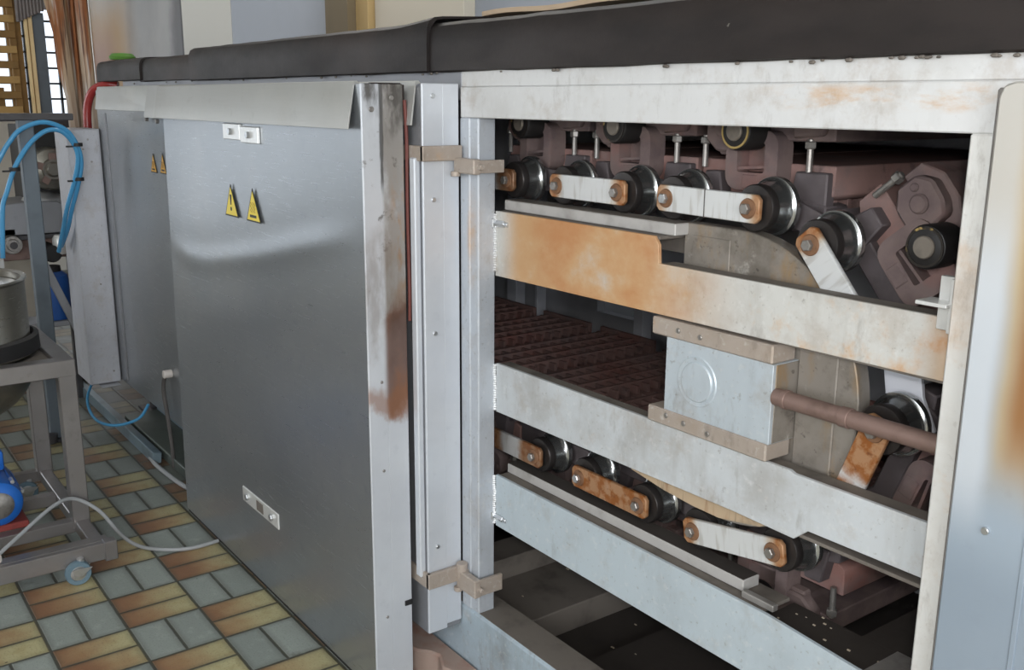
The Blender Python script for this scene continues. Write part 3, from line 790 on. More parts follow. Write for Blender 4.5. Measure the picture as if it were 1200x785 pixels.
for k, lab in RL.items():
    x, z = J[k]
    if first is None:
        first = empty('chain_roller', (x, 1.490, z), lab, 'roller', 'rollers of the oven chain'); roller_parts(first)
    else: copy_thing(first, (x, 1.490, z), (0, 0, 0), lab)

def link(a, b, rust, grime, label, head='bolt_grey', h=.0275):
    (xa, za), (xb, zb) = J[a], J[b]
    L = math.hypot(xb-xa, zb-za); th = math.atan2(-(zb-za), xb-xa)
    e = empty('chain_link', ((xa+xb)/2, 1.478, (za+zb)/2), label, 'chain link', 'outer links of the oven chain', (0, th, 0))
    hl = L/2; o = .027; c = .009
    mb = MB(); mb.prism([(-hl-o+c, -h), (hl+o-c, -h), (hl+o, -h+c), (hl+o, h-c), (hl+o-c, h), (-hl-o+c, h), (-hl-o, h-c), (-hl-o, -h+c)], 'y', -.005, .006, .0015)
    bar = mb.build('link_bar', 'link_paint', e, local=True); bar['rust'] = rust; bar['grime'] = grime
    for sx, hd in ((-hl, head), (hl, 'bolt_grey')):
        mb = MB(); mb.lathe([(.010, -.009), (.0185, -.008), (.020, -.005), (.020, -.003)], (sx, 0, 0), 'y', 24)
        w = mb.build('washer', 'rust_washer', e, local=True)
        mb = MB(); mb.cyl((sx, 0, 0), 'y', .011, -.019, -.008, 6, .0015); mb.build('bolt_head', hd, w, local=True)
    return e
link('1a', '1b', .6, .8, 'dim rusty link bar of the upper chain running behind the left post')
link('2a', '2b', .25, .05, 'white link bar with rusty ends riding above the orange rail, second from the left post')
link('3a', '3b', .0, .0, 'long clean white link bar with a thin dark line across its middle', 'bolt_shiny')
link('4a', '4b', .15, .1, 'white link bar with a rusty top slanting down behind the upper rail')
link('5a', '5b', 1.3, .0, 'orange rusty link bar slanting down below the brown push rod')
link('6b', '6a', .15, .0, 'white link bar with orange rusty ends, lowest right of the lower chain')
link('7b', '7a', 1.6, .1, 'long orange rusty link bar of the lower chain with a grey bolt ring', 'bolt_shiny')
link('8b', '8a', .9, .6, 'brownish rusty link bar of the lower chain beside the left post')
mb = MB(); mb.box(-1.3595, -1.358, 1.4715, 1.474, 1.375, 1.434, 0)
o = mb.build('link_strap', 'cable_dark'); o.parent = [x for x in bpy.data.objects if x.get('label', '').startswith('long clean white')][0]
bpy.context.view_layer.update(); o.matrix_parent_inverse = o.parent.matrix_world.inverted()

def inner_link(a, b, label, mat='carrier_grey', hh=.032):
    hh = .046 if mat == 'inner_pale' else hh
    (xa, za), (xb, zb) = J[a], J[b]
    L = math.hypot(xb-xa, zb-za); th = math.atan2(-(zb-za), xb-xa); hl = L/2; o = .035
    e = empty('inner_chain_link', ((xa+xb)/2, 1.568, (za+zb)/2), label, 'chain link', 'inner links of the oven chain', (0, th, 0))
    mb = MB(); mb.prism([(-hl-o, -hh*.7), (-hl-o*.4, -hh*1.2), (-hl*.4, -hh*.8), (hl*.4, -hh*.8), (hl+o*.4, -hh*1.2), (hl+o, -hh*.7), (hl+o, hh*.7), (hl+o*.4, hh*1.2), (hl*.4, hh*.8), (-hl*.4, hh*.8), (-hl-o*.4, hh*1.2), (-hl-o, hh*.7)], 'y', 0, .009, .001)
    mb.build('link_bar', mat, e, local=True)
    mb = MB()
    for s in (-hl, hl): mb.cyl((s, 0, 0), 'y', .018, -.004, .014, 16)
    mb.build('link_pin', 'bolt_grey', e, local=True)
for a, b, lab, mt in (('1b', '2a', 'dusty inner link between the two leftmost upper rollers', 'carrier_grey'),
                      ('2b', '3a', 'dusty inner link left of the long white link bar', 'steel_dull'),
                      ('3b', '4a', 'dark inner link sloping between the big roller and the bright-rimmed one below it', 'carrier_grey'),
                      ('4b', '5a', 'pale grey inner link with a hollow edge right above the roller behind the push rod', 'inner_pale'),
                      ('5b', '6a', 'dark inner link right of the lowest white link bar', 'carrier_grey'),
                      ('6b', '7a', 'dark inner link between the orange link and the lowest white link', 'carrier_grey'),
                      ('7b', '8a', 'dark inner link left of the orange link of the lower chain', 'carrier_grey')):
    inner_link(a, b, lab, mt)

# one baking plate: u along the chain (local x), local y into the oven, local z outwards from the chain
N = lambda n: n-.351
def plate_parts(e):
    D = .92
    mb = MB(); mb.prism([(-.170, N(.372)), (-.150, N(.360)), (.150, N(.360)), (.170, N(.372)), (.170, N(.428)), (-.170, N(.428))], 'y', 0, D, .002)
    mb.build('inner_plate', 'cast_iron_inner', e, local=True)
    mb = MB()
    for k in range(20):
        y = .03+k*.045; mb.box(-.15, .15, y, y+.012, N(.335), N(.362), .001)
    for u in (-.11, -.04, .04, .11): mb.box(u-.006, u+.006, .02, D-.02, N(.328), N(.362), .001)
    mb.box(-.15, .15, 0, .016, N(.318), N(.362), .002); mb.box(-.15, .15, D-.016, D, N(.318), N(.362), .002)
    mb.build('plate_ribs', 'cast_iron_inner', e, local=True)
    mb = MB(); mb.prism([(-.150, N(.478)), (-.085, N(.478)), (-.075, N(.470)), (.172, N(.474)), (.172, N(.535)), (.150, N(.560)), (.09, N(.565)), (.06, N(.542)), (-.04, N(.535)), (-.06, N(.545)), (-.11, N(.545)), (-.150, N(.520))], 'y', -.012, D, .003)
    mb.prism([(-.130, N(.470)), (-.100, N(.446)), (-.052, N(.446)), (-.036, N(.48)), (-.042, N(.520)), (-.065, N(.532)), (-.105, N(.534)), (-.130, N(.512))], 'y', -.04, -.008, .005)
    mb.prism([(-.10, N(.44)), (-.055, N(.44)), (-.05, N(.475)), (-.10, N(.47))], 'y', -.03, -.004, .004)
    mb.prism([(.085, N(.478)), (.15, N(.484)), (.168, N(.52)), (.15, N(.558)), (.095, N(.562)), (.078, N(.52))], 'y', -.026, -.008, .004)
    mb.cyl((-.083, 0, N(.492)), 'y', .018, -.047, -.03, 16, .004)
    mb.cyl((-.112, 0, N(.500)), 'y', .008, -.044, -.02, 14, .004)
    mb.build('outer_plate', 'cast_iron_red', e, local=True)
    mb = MB()   # eye lug with a square window
    r = .022
    def rr(x0, x1, z0, z1, rad, n=5):
        out = []
        for cx, cz, a0 in ((x1-rad, z1-rad, 0), (x0+rad, z1-rad, PI/2), (x0+rad, z0+rad, PI), (x1-rad, z0+rad, 1.5*PI)):
            for i in range(n): a = a0+PI/2*i/(n-1); out.append((cx+rad*math.cos(a), cz+rad*math.sin(a)))
        return out
    O1 = rr(-.066, .066, N(.372), N(.492), .03); I1 = rr(-.036, .034, N(.408), N(.468), .006)
    n = len(O1); V = {}
    for nm, L, y in (('of', O1, -.045), ('if', I1, -.045), ('ob', O1, .002), ('ib', I1, -.008)):
        V[nm] = [mb.bm.verts.new((p[0], y, p[1])) for p in L]
    for i in range(n):
        j = (i+1) % n
        mb.bm.faces.new((V['of'][i], V['of'][j], V['if'][j], V['if'][i])); mb.bm.faces.new((V['ob'][j], V['ob'][i], V['of'][i], V['of'][j]))
        mb.bm.faces.new((V['if'][i], V['if'][j], V['ib'][j], V['ib'][i]))
    mb.bm.faces.new(V['ib']); mb.bm.faces.new(V['ob'][::-1])
    mb.prism([(-.036, N(.412)), (.034, N(.418)), (.034, N(.424)), (-.036, N(.418))], 'y', -.04, -.006, 0)
    bmesh.ops.recalc_face_normals(mb.bm, faces=mb.bm.faces[:])
    mb.box(-.02, .02, -.047, -.03, N(.374), N(.404), .002)
    mb.build('eye_lug', 'cast_iron_red', e, local=True)
    mb = MB(); mb.prism([(-.17, N(.312)), (-.13, N(.30)), (-.10, N(.318)), (.06, N(.318)), (.09, N(.298)), (.165, N(.298)), (.17, N(.325)), (.17, N(.352)), (.12, N(.362)), (-.12, N(.362)), (-.17, N(.35))], 'y', -.022, .05, .003)
    mb.prism([(-.15, N(.33)), (-.08, N(.33)), (-.095, N(.405)), (-.135, N(.405))], 'y', -.03, .01, .003)
    mb.prism([(.075, N(.335)), (.165, N(.335)), (.165, N(.415)), (.09, N(.415))], 'y', -.018, .01, .003)
    mb.build('carrier', 'carrier_grey', e, local=True)
    mb = MB(); mb.lathe([(.0, -.098), (.03, -.098), (.036, -.095), (.0385, -.090), (.0385, -.036), (.03, -.034), (.016, -.034), (.016, .01)], (0, 0, N(.491)), 'y', 32)
    kb = mb.build('locking_roller', 'hub_black', e, local=True)
    mb = MB(); mb.lathe([(.0305, -.0985), (.0345, -.0985), (.0345, -.0965), (.0305, -.0965)], (0, 0, N(.491)), 'y', 32, closed=True); mb.build('brass_ring', 'brass', kb, local=True)
    mb = MB(); mb.cyl((0, 0, N(.491)), 'y', .0195, -.103, -.09, 24, .002); mb.build('roller_hub', 'hub_grey', kb, local=True)
    for u in (.116, -.155):
        mb = MB(); mb.cyl((u, -.010, 0), 'z', .0065, N(.41), N(.478), 10); mb.cyl((u, -.010, 0), 'z', .0115, N(.459), N(.474), 6, .002)
        mb.build('adjusting_bolt', 'bolt_grey', e, local=True)
PL = [(-1.334, 1.405, 0, 'reddish cast-iron baking plate with brass-ringed roller right above the long white link'),
      (-1.690, 1.405, 0, 'reddish cast-iron baking plate above the gap between the second and the long white link'),
      (-2.046, 1.405, 0, 'reddish cast-iron baking plate in the upper left corner of the opening beside the post'),
      (None, None, 50.5, 'dusty reddish baking plate tilted on the bend, black wheel in front'),
      (None, None, 110, 'dark baking plate on the bend behind the brown push rod at the right post'),
      (-1.235, .703, 180, 'reddish baking plate hanging under the lowest white link'),
      (-1.600, .703, 180, 'ribbed dark baking plate under the orange rusty link of the lower chain'),
      (-1.965, .703, 180, 'ribbed dark baking plate of the lower run next to the left post'),
      (-2.330, .703, 180, 'ribbed dark baking plate deeper in, first one left behind the post'),
      (-2.695, .703, 180, 'ribbed dark baking plate in the dark middle gap, before the last two'),
      (-3.060, .703, 180, 'ribbed dark baking plate in the middle gap, second from the far end'),
      (-3.425, .703, 180, 'farthest ribbed baking plate seen through the dark middle gap')]
first = None
for x, z, a, lab in PL:
    a = math.radians(a)
    if x is None: x, z = CX+.351*math.sin(a), CZ+.351*math.cos(a)
    if first is None:
        first = empty('baking_plate', (x, 1.62, z), lab, 'baking plate', 'baking plates on the oven chain', (0, a, 0)); plate_parts(first)
    else: copy_thing(first, (x, 1.62, z), (0, a, 0), lab)
for o in first.children:
    for g in o.children:
        if g.name.startswith('brass_ring'): g['brass'] = 1.0

# ------------------------------------------------------------------ the cart with the tank
cart = empty('steel_cart', (-3.7, .3, 0), 'square-tube stainless steel cart on casters carrying a round tank', 'cart')
def bar(mb, p, q, w, bev=.003):
    p, q = Vector(p), Vector(q); h = w/2
    lo = [min(p[i], q[i])-h for i in range(3)]; hi = [max(p[i], q[i])+h for i in range(3)]
    mb.box(lo[0], hi[0], lo[1], hi[1], lo[2], hi[2], bev); return mb
cx0, cx1, cy0, cy1 = -4.20, -3.60, -.18, .705; zt = .70
for x in (cx0, cx1):
    for y in (cy0, cy1): bar(MB(), (x, y, .115), (x, y, zt-.045), .058).build('leg', 'cart_steel', cart)
mb = MB()
for x in (cx0, cx1): mb.box(x-.03, x+.03, cy0-.03, cy1+.03, zt-.046, zt+.014, .003)
for y in (cy0, cy1): mb.box(cx0+.03, cx1-.03, y-.03, y+.03, zt-.045, zt+.013, .002)
mb.build('top_frame', 'cart_steel', cart)
mb = MB()
for x in (-4.2, -3.9, -3.60): mb.box(x-.0225, x+.0225, cy0+.0225, cy1-.0225, .0735, .1165, .002)
for y in (cy0, cy1): mb.box(-4.2225, -3.35, y-.0225, y+.0225, .0725, .1175, .003)
mb.prism([(-3.35, .058), (-3.325, .058), (-3.325, .118), (-3.35, .118)], 'y', cy0-.1, .752, .002)
mb.prism([(-3.40, .108), (-3.35, .108), (-3.35, .118), (-3.40, .118)], 'y', cy0-.1, .74, .002)
mb.build('lower_frame', 'cart_steel', cart)
mb = MB(); mb.box(-3.36, -3.318, .718, .760, .052, .122, .003); mb.build('end_cap', 'cart_steel', cart)
mb = MB(); hole = [(-3.90+.272*math.cos(-PI/2+2*PI*k/40), .40+.272*math.sin(-PI/2+2*PI*k/40)) for k in range(41)]
mb.prism([(-4.169, cy0+.031), (-3.90, cy0+.031)]+hole[::-1]+[(-3.8999, cy0+.031), (-3.631, cy0+.031), (-3.631, cy1-.031), (-4.169, cy1-.031)], 'z', zt-.012, zt-.002, 0); mb.build('drip_plate', 'sooty_top', cart)
for x, y in ((-3.311, .625), (-3.311, -.15), (-4.18, .63), (-4.18, -.15)):
    dz = .042
    mb = MB(); mb.lathe([(.026, -.012), (.039, -.013), (.042, -.008), (.042, .008), (.039, .013), (.026, .012)], (x, y, dz), 'x', 28, closed=True)
    w = mb.build('caster_wheel', 'caster_grey', cart)
    mb = MB(); mb.lathe([(.004, -.012), (.0265, -.009), (.0265, .009), (.004, .012)], (x, y, dz), 'x', 20)
    mb.lathe([(.0, .011), (.006, .016), (.0, .018)], (x, y, dz), 'x', 10)
    mb.build('wheel_hub', 'bolt_shiny', w)
    mb = MB(); mb.prism([(y-.012, dz-.008), (y+.01, dz-.01), (y+.045, .058), (y+.0, .062), (y-.02, .058)], 'x', x+.0145, x+.0175, .0005); mb.prism([(y-.012, dz-.008), (y+.01, dz-.01), (y+.045, .058), (y, .062), (y-.02, .058)], 'x', x-.0175, x-.0145, .0005)
    mb.cyl((x-.005, y+.012, 0), 'z', .012, .076, .09, 16)
    mb.build('caster_fork', 'bolt_shiny', cart)
tank = empty('steel_tank', (-3.90, .40, .70), 'round stainless steel mixing tank set in the top of the cart', 'tank')
tx, ty, tr = -3.90, .40, .255
MB().lathe([(tr-.012, .975), (tr+.006, .979), (tr+.008, .973), (tr, .963), (tr, .76), (tr+.01, .74), (tr+.012, .705), (tr-.01, .70), (tr-.02, .72), (tr-.012, .76)], (tx, ty, 0), 'z', 56, closed=True).build('tank_wall', 'steel_pot', tank)
mb = MB(); prof = [(tr+.012, .690), (tr+.006, .66)]+[((tr+.004)*math.cos(a), .66-.21*math.sin(a)) for a in [PI/2*k/9 for k in range(1, 10)]]
prof = prof[:-1]+[(.004, .45)]
mb.lathe(prof, (tx, ty, 0), 'z', 56); mb.build('tank_bowl', 'steel_pot', tank)
MB().lathe([(tr+.012, .775), (tr+.028, .768), (tr+.03, .7165), (tr+.004, .7165)], (tx, ty, 0), 'z', 56, closed=True).build('tank_ring', 'black_rubber', tank)
MB().lathe([(.0, .955), (tr-.02, .95), (tr-.018, .94), (.0, .935)], (tx, ty, 0), 'z', 48).build('tank_lid', 'steel_bright', tank)
mb = MB(); mb.cyl((tx+.275, ty+.04, 0), 'z', .014, .7165, .75, 12); mb.cyl((tx+.285, ty+.02, .735), 'y', .009, 0, .07, 10); mb.box(tx+.255, tx+.305, ty+.02, ty+.08, .7165, .728, .002)
mb.build('tank_clamp', 'bolt_shiny', tank)
mot = empty('electric_motor', (-3.75, .455, .12), 'bright blue electric motor low on the cart above a red foot', 'motor')
my, mz = .452, .222
mb = MB(); mb.lathe([(.03, .12), (.062, .115), (.078, .10), (.084, .07), (.084, -.16), (.07, -.18), (.0, -.18)], (-3.72, my, mz), 'x', 36); mb.build('motor_body', 'motor_blue', mot)
mb = MB()
for k in range(14):
    a = 2*PI*k/14; c, s_ = math.cos(a), math.sin(a)
    mb.tube([(-3.86, my+c*.083, mz+s_*.083), (-3.80, my+c*.086, mz+s_*.086), (-3.68, my+c*.083, mz+s_*.083)], .004, 6, 3)
mb.build('cooling_fin', 'motor_blue', mot)
mb = MB(); mb.lathe([(.0, .13), (.035, .128), (.048, .118), (.048, .110)], (-3.72, my, mz), 'x', 28); mb.build('fan_grille', 'bolt_grey', mot)
mb = MB(); mb.box(-3.88, -3.74, my-.05, my+.05, .30, .375, .012, 2); mb.build('terminal_box', 'motor_blue', mot)
for y_, z_, x_ in ((my+.05, .298, -3.61), (my+.082, .245, -3.64)): MB().cyl((0, y_, z_), 'x', .007, x_-.04, x_, 8).build('motor_bolt', 'bolt_shiny', mot)
mb = MB(); mb.box(-3.90, -3.62, my-.08, my+.09, .1175, .142, .004); mb.build('motor_foot', 'red_block', mot)
t = MB().tube([(-3.36, .38, .135), (-3.42, .47, .17), (-3.50, .60, .22), (-3.545, .68, .215), (-3.54, .76, .15), (-3.52, .82, .05), (-3.46, .87, .012), (-3.38, .94, .011), (-3.34, 1.02, .011), (-3.345, 1.118, .011)], .0068, 10).build('power_cable', 'cable_grey')
tag(t, 'light grey cable curving from the cart across the tiles to the big door', 'cable')
mb = MB(); mb.box(-3.40, -3.355, .35, .41, .119, .150, .006); mb.cyl((-3.375, .38, 0), 'z', .014, .148, .16, 12)
tag(mb.build('cable_plug', 'white_plug'), 'small pale plug lying on the lower rail of the cart', 'plug')
t = MB().tube([(-4.52, 1.20, .013), (-4.3, 1.17, .012), (-4.12, 1.175, .011), (-3.98, 1.185, .011), (-3.90, 1.20, .011), (-3.80, 1.24, .011)], .010, 8).build('power_cable', 'cable_grey')
tag(t, 'thin grey cable leaving the end of the floor channel towards the door', 'cable')
ch = empty('cable_channel', (-5.2, 1.2, 0), 'long blue-grey metal channel lying on the floor along the oven foot', 'cable channel')
MB().prism([(1.168, 0), (1.205, 0), (1.21, .05), (1.17, .055)], 'x', -6.3, -4.30, .003).build('channel_bar', 'tray_steel', ch)
B(-4.95, -4.02, 1.225, 1.40, .0, .05, .004).build('channel_lid', 'tray_green', ch)
B(-4.95, -4.02, 1.385, 1.405, .05, .066, .003).build('channel_edge', 'tray_steel', ch)
fb = part_empty('foot', (-4.95, 1.45, 0), O_, 'grey hexagonal adjustable foot')
mb = MB(); mb.cyl((0, 1.40, .125), 'x', .06, -5.06, -5.02, 6, .003); mb.build('foot_plate', 'steel_dull', fb)
mb = MB(); mb.cyl((-5.12, 1.42, 0), 'z', .02, 0, .2, 12); mb.box(-5.2, -5.05, 1.36, 1.48, 0, .012, .002); mb.build('foot_screw', 'dark_steel', fb)
mb = MB(); mb.prism([(-5.36, 1.15), (-5.02, 1.15), (-5.02, 1.24), (-5.30, 1.24)], 'z', .185, .188, 0)
mb.build('cabinet_lip', 'bolt_shiny', cab)
t = MB().tube([(-4.62, 1.255, .185), (-4.60, 1.20, .13), (-4.68, 1.12, .09), (-4.83, 1.075, .075), (-5.0, 1.075, .085), (-5.14, 1.10, .12), (-5.24, 1.16, .18)], .007, 8).build('air_hose', 'blue_hose')
tag(t, 'thin blue hose looping low under the pale cabinet', 'hose')
# plinth and pit behind the left doors
structure(B(-5.2, -2.4, 1.60, 1.66, 0, .2, 0).build('trim_5', 'pan_black', smooth=False))
# worn curb by the door foot
mb = MB(); pts = [(-2.50, 1.30)]+[(-2.46+.03*k, 1.255+.018*math.sin(k*1.3)+.004*k) for k in range(16)]+[(-2.0, 1.366), (-2.5, 1.366)]
mb.prism(pts, 'z', 0, .075, .006); c_ = mb.build('concrete_curb', 'concrete'); tag(c_, 'worn reddish concrete curb on the floor at the foot of the grey post', 'curb')
# ------------------------------------------------------------------ far left: stand, hoses, machines
st = empty('steel_stand', (-4.9, .9, 0), 'slate grey square steel post on a base plate with a slanting pale brace', 'stand')
B(-4.947, -4.885, .868, .931, .012, 1.52, .004).build('post', 'slate_paint', st)
B(-5.02, -4.85, .83, .97, 0, .012, .003).build('base_plate', 'dark_steel', st)
mb = MB(); mb.lathe([(.012, .0), (.03, .005), (.03, .045), (.012, .05)], (-4.86, .86, .0), 'z', 14); mb.build('anchor_bolt', 'dark_steel', st)
mb = MB(); a = Matrix.Translation((-5.4, 1.075, .595)) @ Matrix.Rotation(math.radians(20), 4, 'X'); mb.box(-.01, .01, -.02, .02, -.22, .22, .002, 1, a); mb.build('brace', 'steel_dull', st)
mb = MB(); mb.box(-5.03, -4.88, .3, 1.10, 1.50, 1.53, .003); mb.build('cross_bar', 'dark_steel', st)
for pts, lab in (([(-4.86, .70, 1.20), (-4.86, .777, 1.341), (-4.86, .825, 1.414), (-4.86, .875, 1.464), (-4.862, .964, 1.493), (-4.88, 1.055, 1.463), (-4.90, 1.105, 1.397), (-4.92, 1.125, 1.31), (-4.96, 1.11, 1.20), (-5.03, 1.09, 1.09), (-5.12, 1.08, .98), (-5.25, 1.07, .88)], 'outer blue air hose arching over the slate post to the cabinet'),
                 ([(-4.86, .743, .90), (-4.86, .764, 1.117), (-4.86, .789, 1.191), (-4.86, .834, 1.302), (-4.858, .903, 1.401), (-4.86, .975, 1.455), (-4.875, 1.04, 1.452), (-4.895, 1.09, 1.40), (-4.91, 1.11, 1.33), (-4.945, 1.092, 1.22), (-5.01, 1.065, 1.10), (-5.10, 1.055, .98), (-5.22, 1.05, .86)], 'inner blue air hose crossing the slate post below the outer one')):
    t = MB().tube(pts, .0105, 10).build('air_hose', 'blue_hose'); tag(t, lab, 'hose', 'blue air hoses')
for k, (p, lab) in enumerate((((-4.90, 1.11, 1.39), 'black cable tie around the blue hoses near the top of the cabinet'), ((-4.943, 1.112, 1.23), 'black cable tie half way down the hoses on the cabinet'), ((-4.86, .83, 1.29), 'black cable tie on the inner hose left of the slate post'))):
    mb = MB(); mb.lathe([(.020, -.008), (.023, -.008), (.023, .008), (.020, .008)], p, 'z', 14, closed=True); mb.box(p[0]-.006, p[0]+.006, p[1]-.05, p[1]-.018, p[2]-.012, p[2]-.004, 0)
    tag(mb.build('cable_tie', 'black_rubber'), lab, 'cable tie')
mx = empty('batter_machine', (-5.8, 1.0, 0), 'steel batter machine behind the slate post with a round fan housing', 'machine')
B(-6.1, -5.75, 1.03, 1.25, .98, 1.46, .004).build('dark_housing', 'black_rubber', mx)
mb = MB(); mb.lathe([(.0, .10), (.03, .10), (.04, .085), (.052, .085), (.056, .07), (.10, .055), (.112, .03), (.112, -.10), (.0, -.10)], (-5.68, 1.14, 1.235), 'x', 40); f_ = mb.build('fan_housing', 'steel_pot', mx)
mb = MB()
for k in range(5):
    a = rot_y(0); m_ = Matrix.Translation((-5.60, 1.14, 1.235)) @ Matrix.Rotation(2*PI*k/5, 4, 'X'); mb.box(0, .004, -.018, .018, .03, .085, .001, 1, m_)
mb.build('fan_blade', 'rod_brown', f_)
mb = MB(); mb.prism([(.84, .905), (1.22, .905), (1.22, 1.03), (1.14, 1.07), (1.02, 1.075), (.84, 1.06)], 'x', -5.95, -5.60, .004); mb.build('machine_deck', 'steel_dull', mx)
mb = MB(); mb.lathe([(.0, 1.115), (.06, 1.11), (.10, 1.085), (.115, 1.06), (.115, 1.0)], (-5.72, 1.10, 0), 'z', 30); mb.build('bowl_lid', 'steel_bright', mx)
B(-5.9, -5.62, .80, 1.22, .875, .90, .003).build('deck_flange', 'dark_steel', mx)
B(-6.0, -5.7, .80, 1.22, .76, .872, .003).build('gearbox', 'rod_brown', mx)
mb = MB(); mb.lathe([(.012, .05), (.028, .05), (.032, .03), (.045, .03), (.05, .0), (.05, -.06), (.012, -.06)], (-5.60, .905, .86), 'x', 28, closed=True); mb.box(-5.66, -5.60, .87, .93, .905, .94, .004); b_ = mb.build('shaft_bearing', 'bolt_grey', mx)
mb = MB(); mb.cyl((0, .905, .86), 'x', .018, -5.63, -5.54, 16); mb.build('shaft_end', 'dark_steel', b_)
mb = MB(); mb.lathe([(.0, .795), (.03, .80), (.036, .82), (.036, .88), (.025, .90), (.0, .90)], (-5.55, 1.125, 0), 'z', 20); mb.build('valve_body', 'latch_white', mx)
mb = MB(); mb.cyl((0, 1.195, .79), 'x', .028, -5.60, -5.50, 16, .004); mb.build('yellow_cap', 'yellow_tape', mx)
mb = MB(); mb.cyl((0, 1.08, .805), 'x', .045, -5.75, -5.52, 20, .004); mb.build('pipe_stub', 'black_rubber', mx)
for y in (.82, 1.25): B(-5.95, -5.90, y-.02, y+.02, 0, .76, .003).build('leg', 'dark_steel', mx)
B(-5.62, -5.60, .78, .86, .74, .79, .002).build('name_plate', 'latch_white', mx)
jg = empty('plastic_jug', (-5.5, 1.05, .47), 'dark blue plastic drum standing behind the slate post', 'drum')
mb = MB(); mb.lathe([(.0, .72), (.05, .72), (.075, .70), (.082, .66), (.078, .52), (.07, .47), (.0, .47)], (-5.50, 1.06, 0), 'z', 28); mb.build('drum_body', 'dark_blue', jg)
mb = MB(); mb.lathe([(.0, .75), (.045, .748), (.048, .72), (.0, .72)], (-5.50, 1.06, 0), 'z', 20); mb.build('drum_lid', 'black_rubber', jg)
B(-5.62, -5.415, .92, 1.19, .44, .468, .003).build('drum_shelf', 'steel_dull', jg)
for y in (.95, 1.16): B(-5.6, -5.56, y-.015, y+.015, 0, .44, .002).build('shelf_leg', 'dark_steel', jg)
bn = empty('beige_bin', (-6.5, .9, 0), 'beige smooth panel behind the batter machine, floor to head height', 'panel')
B(-6.6, -6.5, .3, 1.2, 0, 1.46, .01).build('panel_body', 'bin_beige', bn)
B(-6.498, -6.49, .62, .95, 1.40, 1.43, .002).build('panel_edge', 'latch_white', bn)
# timber, window surroundings and burnt sheets
sr = empty('slatted_rack', (-7.0, 1.15, 1.4), 'brown timber slatted rack before the window, top left corner', 'rack')
for k in range(9):
    z = 1.50+k*.092
    B(-7.04, -7.0, .75, 1.285, z, z+.045, .003).build('slat', 'wood' if k % 2 == 0 else 'wood_dark', sr)
for y in (.80, 1.275): B(-7.08, -7.04, y-.02, y+.02, 1.471, 2.4, .003).build('upright', 'wood_dark', sr)
B(-7.10, -7.085, 1.245, 1.335, 1.471, 2.4, .002).build('back_board', 'wood_dark', sr)
B(-7.10, -7.085, .75, 1.20, 1.471, 1.66, .002).build('back_board', 'wood_dark', sr)
a_ = B(-7.02, -6.99, 1.338, 1.385, 1.4705, 2.10, .003).build('wooden_plank', 'wood_pale')
tag(a_, 'pale yellowish upright plank with a reddish top between slats and window', 'plank')
B(-7.0, -6.985, 1.355, 1.36, 1.5, 2.08, 0).build('plank_crack', 'wood_dark', a_)
tp = MB(); tp.box(-7.2, -6.97, .6, 1.73, 1.38, 1.47, .004); tp.box(-7.2, -7.15, .62, .68, 0, 1.38, .002); tp.box(-7.2, -7.15, 1.66, 1.72, 0, 1.38, .002)
tag(tp.build('dark_workbench', 'dark_steel'), 'dark narrow bench under the far window behind the timber rack', 'bench')
a_ = B(-7.06, -7.02, 1.392, 1.46, 1.471, 2.12, .003).build('grey_strut', 'slate_paint'); tag(a_, 'slate grey upright strut between the pale plank and the window panes', 'strut')
mb = MB()
for k in range(9):
    y = 1.30+k*.02; mb.cyl((-6.96, y, 0), 'z', .0125, 2.095+(.01*(k-4)), ZC, 10)
tag(mb.build('ventilation_duct', 'corrugated'), 'grey ribbed duct end hanging at the top left above the plank', 'duct')
def sheet(name, pts_top, pts_bot, zt, zb, label, ragged=0.):
    mb = MB(); n = 14; rows = []
    for k in range(n+1):
        t = k/n; row = []
        for (xa, ya), (xb, yb) in zip(pts_top, pts_bot):
            row.append((xa+(xb-xa)*t, ya+(yb-ya)*t, zt+(zb-zt)*t))
        if ragged: row[0] = (row[0][0], row[0][1]+random.uniform(-ragged, ragged), row[0][2])
        rows.append(row)
    F = [[mb.bm.verts.new(p) for p in r] for r in rows]
    G = [[mb.bm.verts.new((p[0]-.006, p[1]+.002, p[2])) for p in r] for r in rows]
    m_ = len(rows[0])
    for i in range(n):
        for k in range(m_-1):
            mb.bm.faces.new((F[i][k], F[i+1][k], F[i+1][k+1], F[i][k+1])); mb.bm.faces.new((G[i][k+1], G[i+1][k+1], G[i+1][k], G[i][k]))
        mb.bm.faces.new((F[i][0], G[i][0], G[i+1][0], F[i+1][0])); mb.bm.faces.new((F[i][-1], F[i+1][-1], G[i+1][-1], G[i][-1]))
    for k in range(m_-1):
        mb.bm.faces.new((F[0][k], F[0][k+1], G[0][k+1], G[0][k])); mb.bm.faces.new((F[-1][k+1], F[-1][k], G[-1][k], G[-1][k+1]))
    bmesh.ops.recalc_face_normals(mb.bm, faces=mb.bm.faces[:])
    return tag(mb.build(name, 'burnt_sheet'), label, 'sheet')
sheet('hanging_sheet', [(-6.2, 1.13), (-6.13, 1.21), (-6.12, 1.31), (-6.15, 1.39)], [(-6.2, 1.375), (-6.17, 1.40), (-6.17, 1.42), (-6.19, 1.435)], ZC, 1.40, 'wide heat-browned sheet strip hanging before the far window, ragged left edge', .012)
sheet('hanging_sheet', [(-6.25, 1.40), (-6.2, 1.42), (-6.2, 1.45), (-6.25, 1.46)], [(-6.25, 1.405), (-6.22, 1.425), (-6.2, 1.45), (-6.22, 1.47)], ZC, 1.38, 'narrow orange-brown sheet strip hanging right of the wide ragged one')
sheet('hanging_sheet', [(-6.3, 1.45), (-6.24, 1.48), (-6.22, 1.51), (-6.24, 1.525)], [(-6.3, 1.49), (-6.24, 1.515), (-6.21, 1.535), (-6.23, 1.548)], ZC, 1.42, 'dark brown sheet strip with a bright right edge beside the grey tall cabinet')
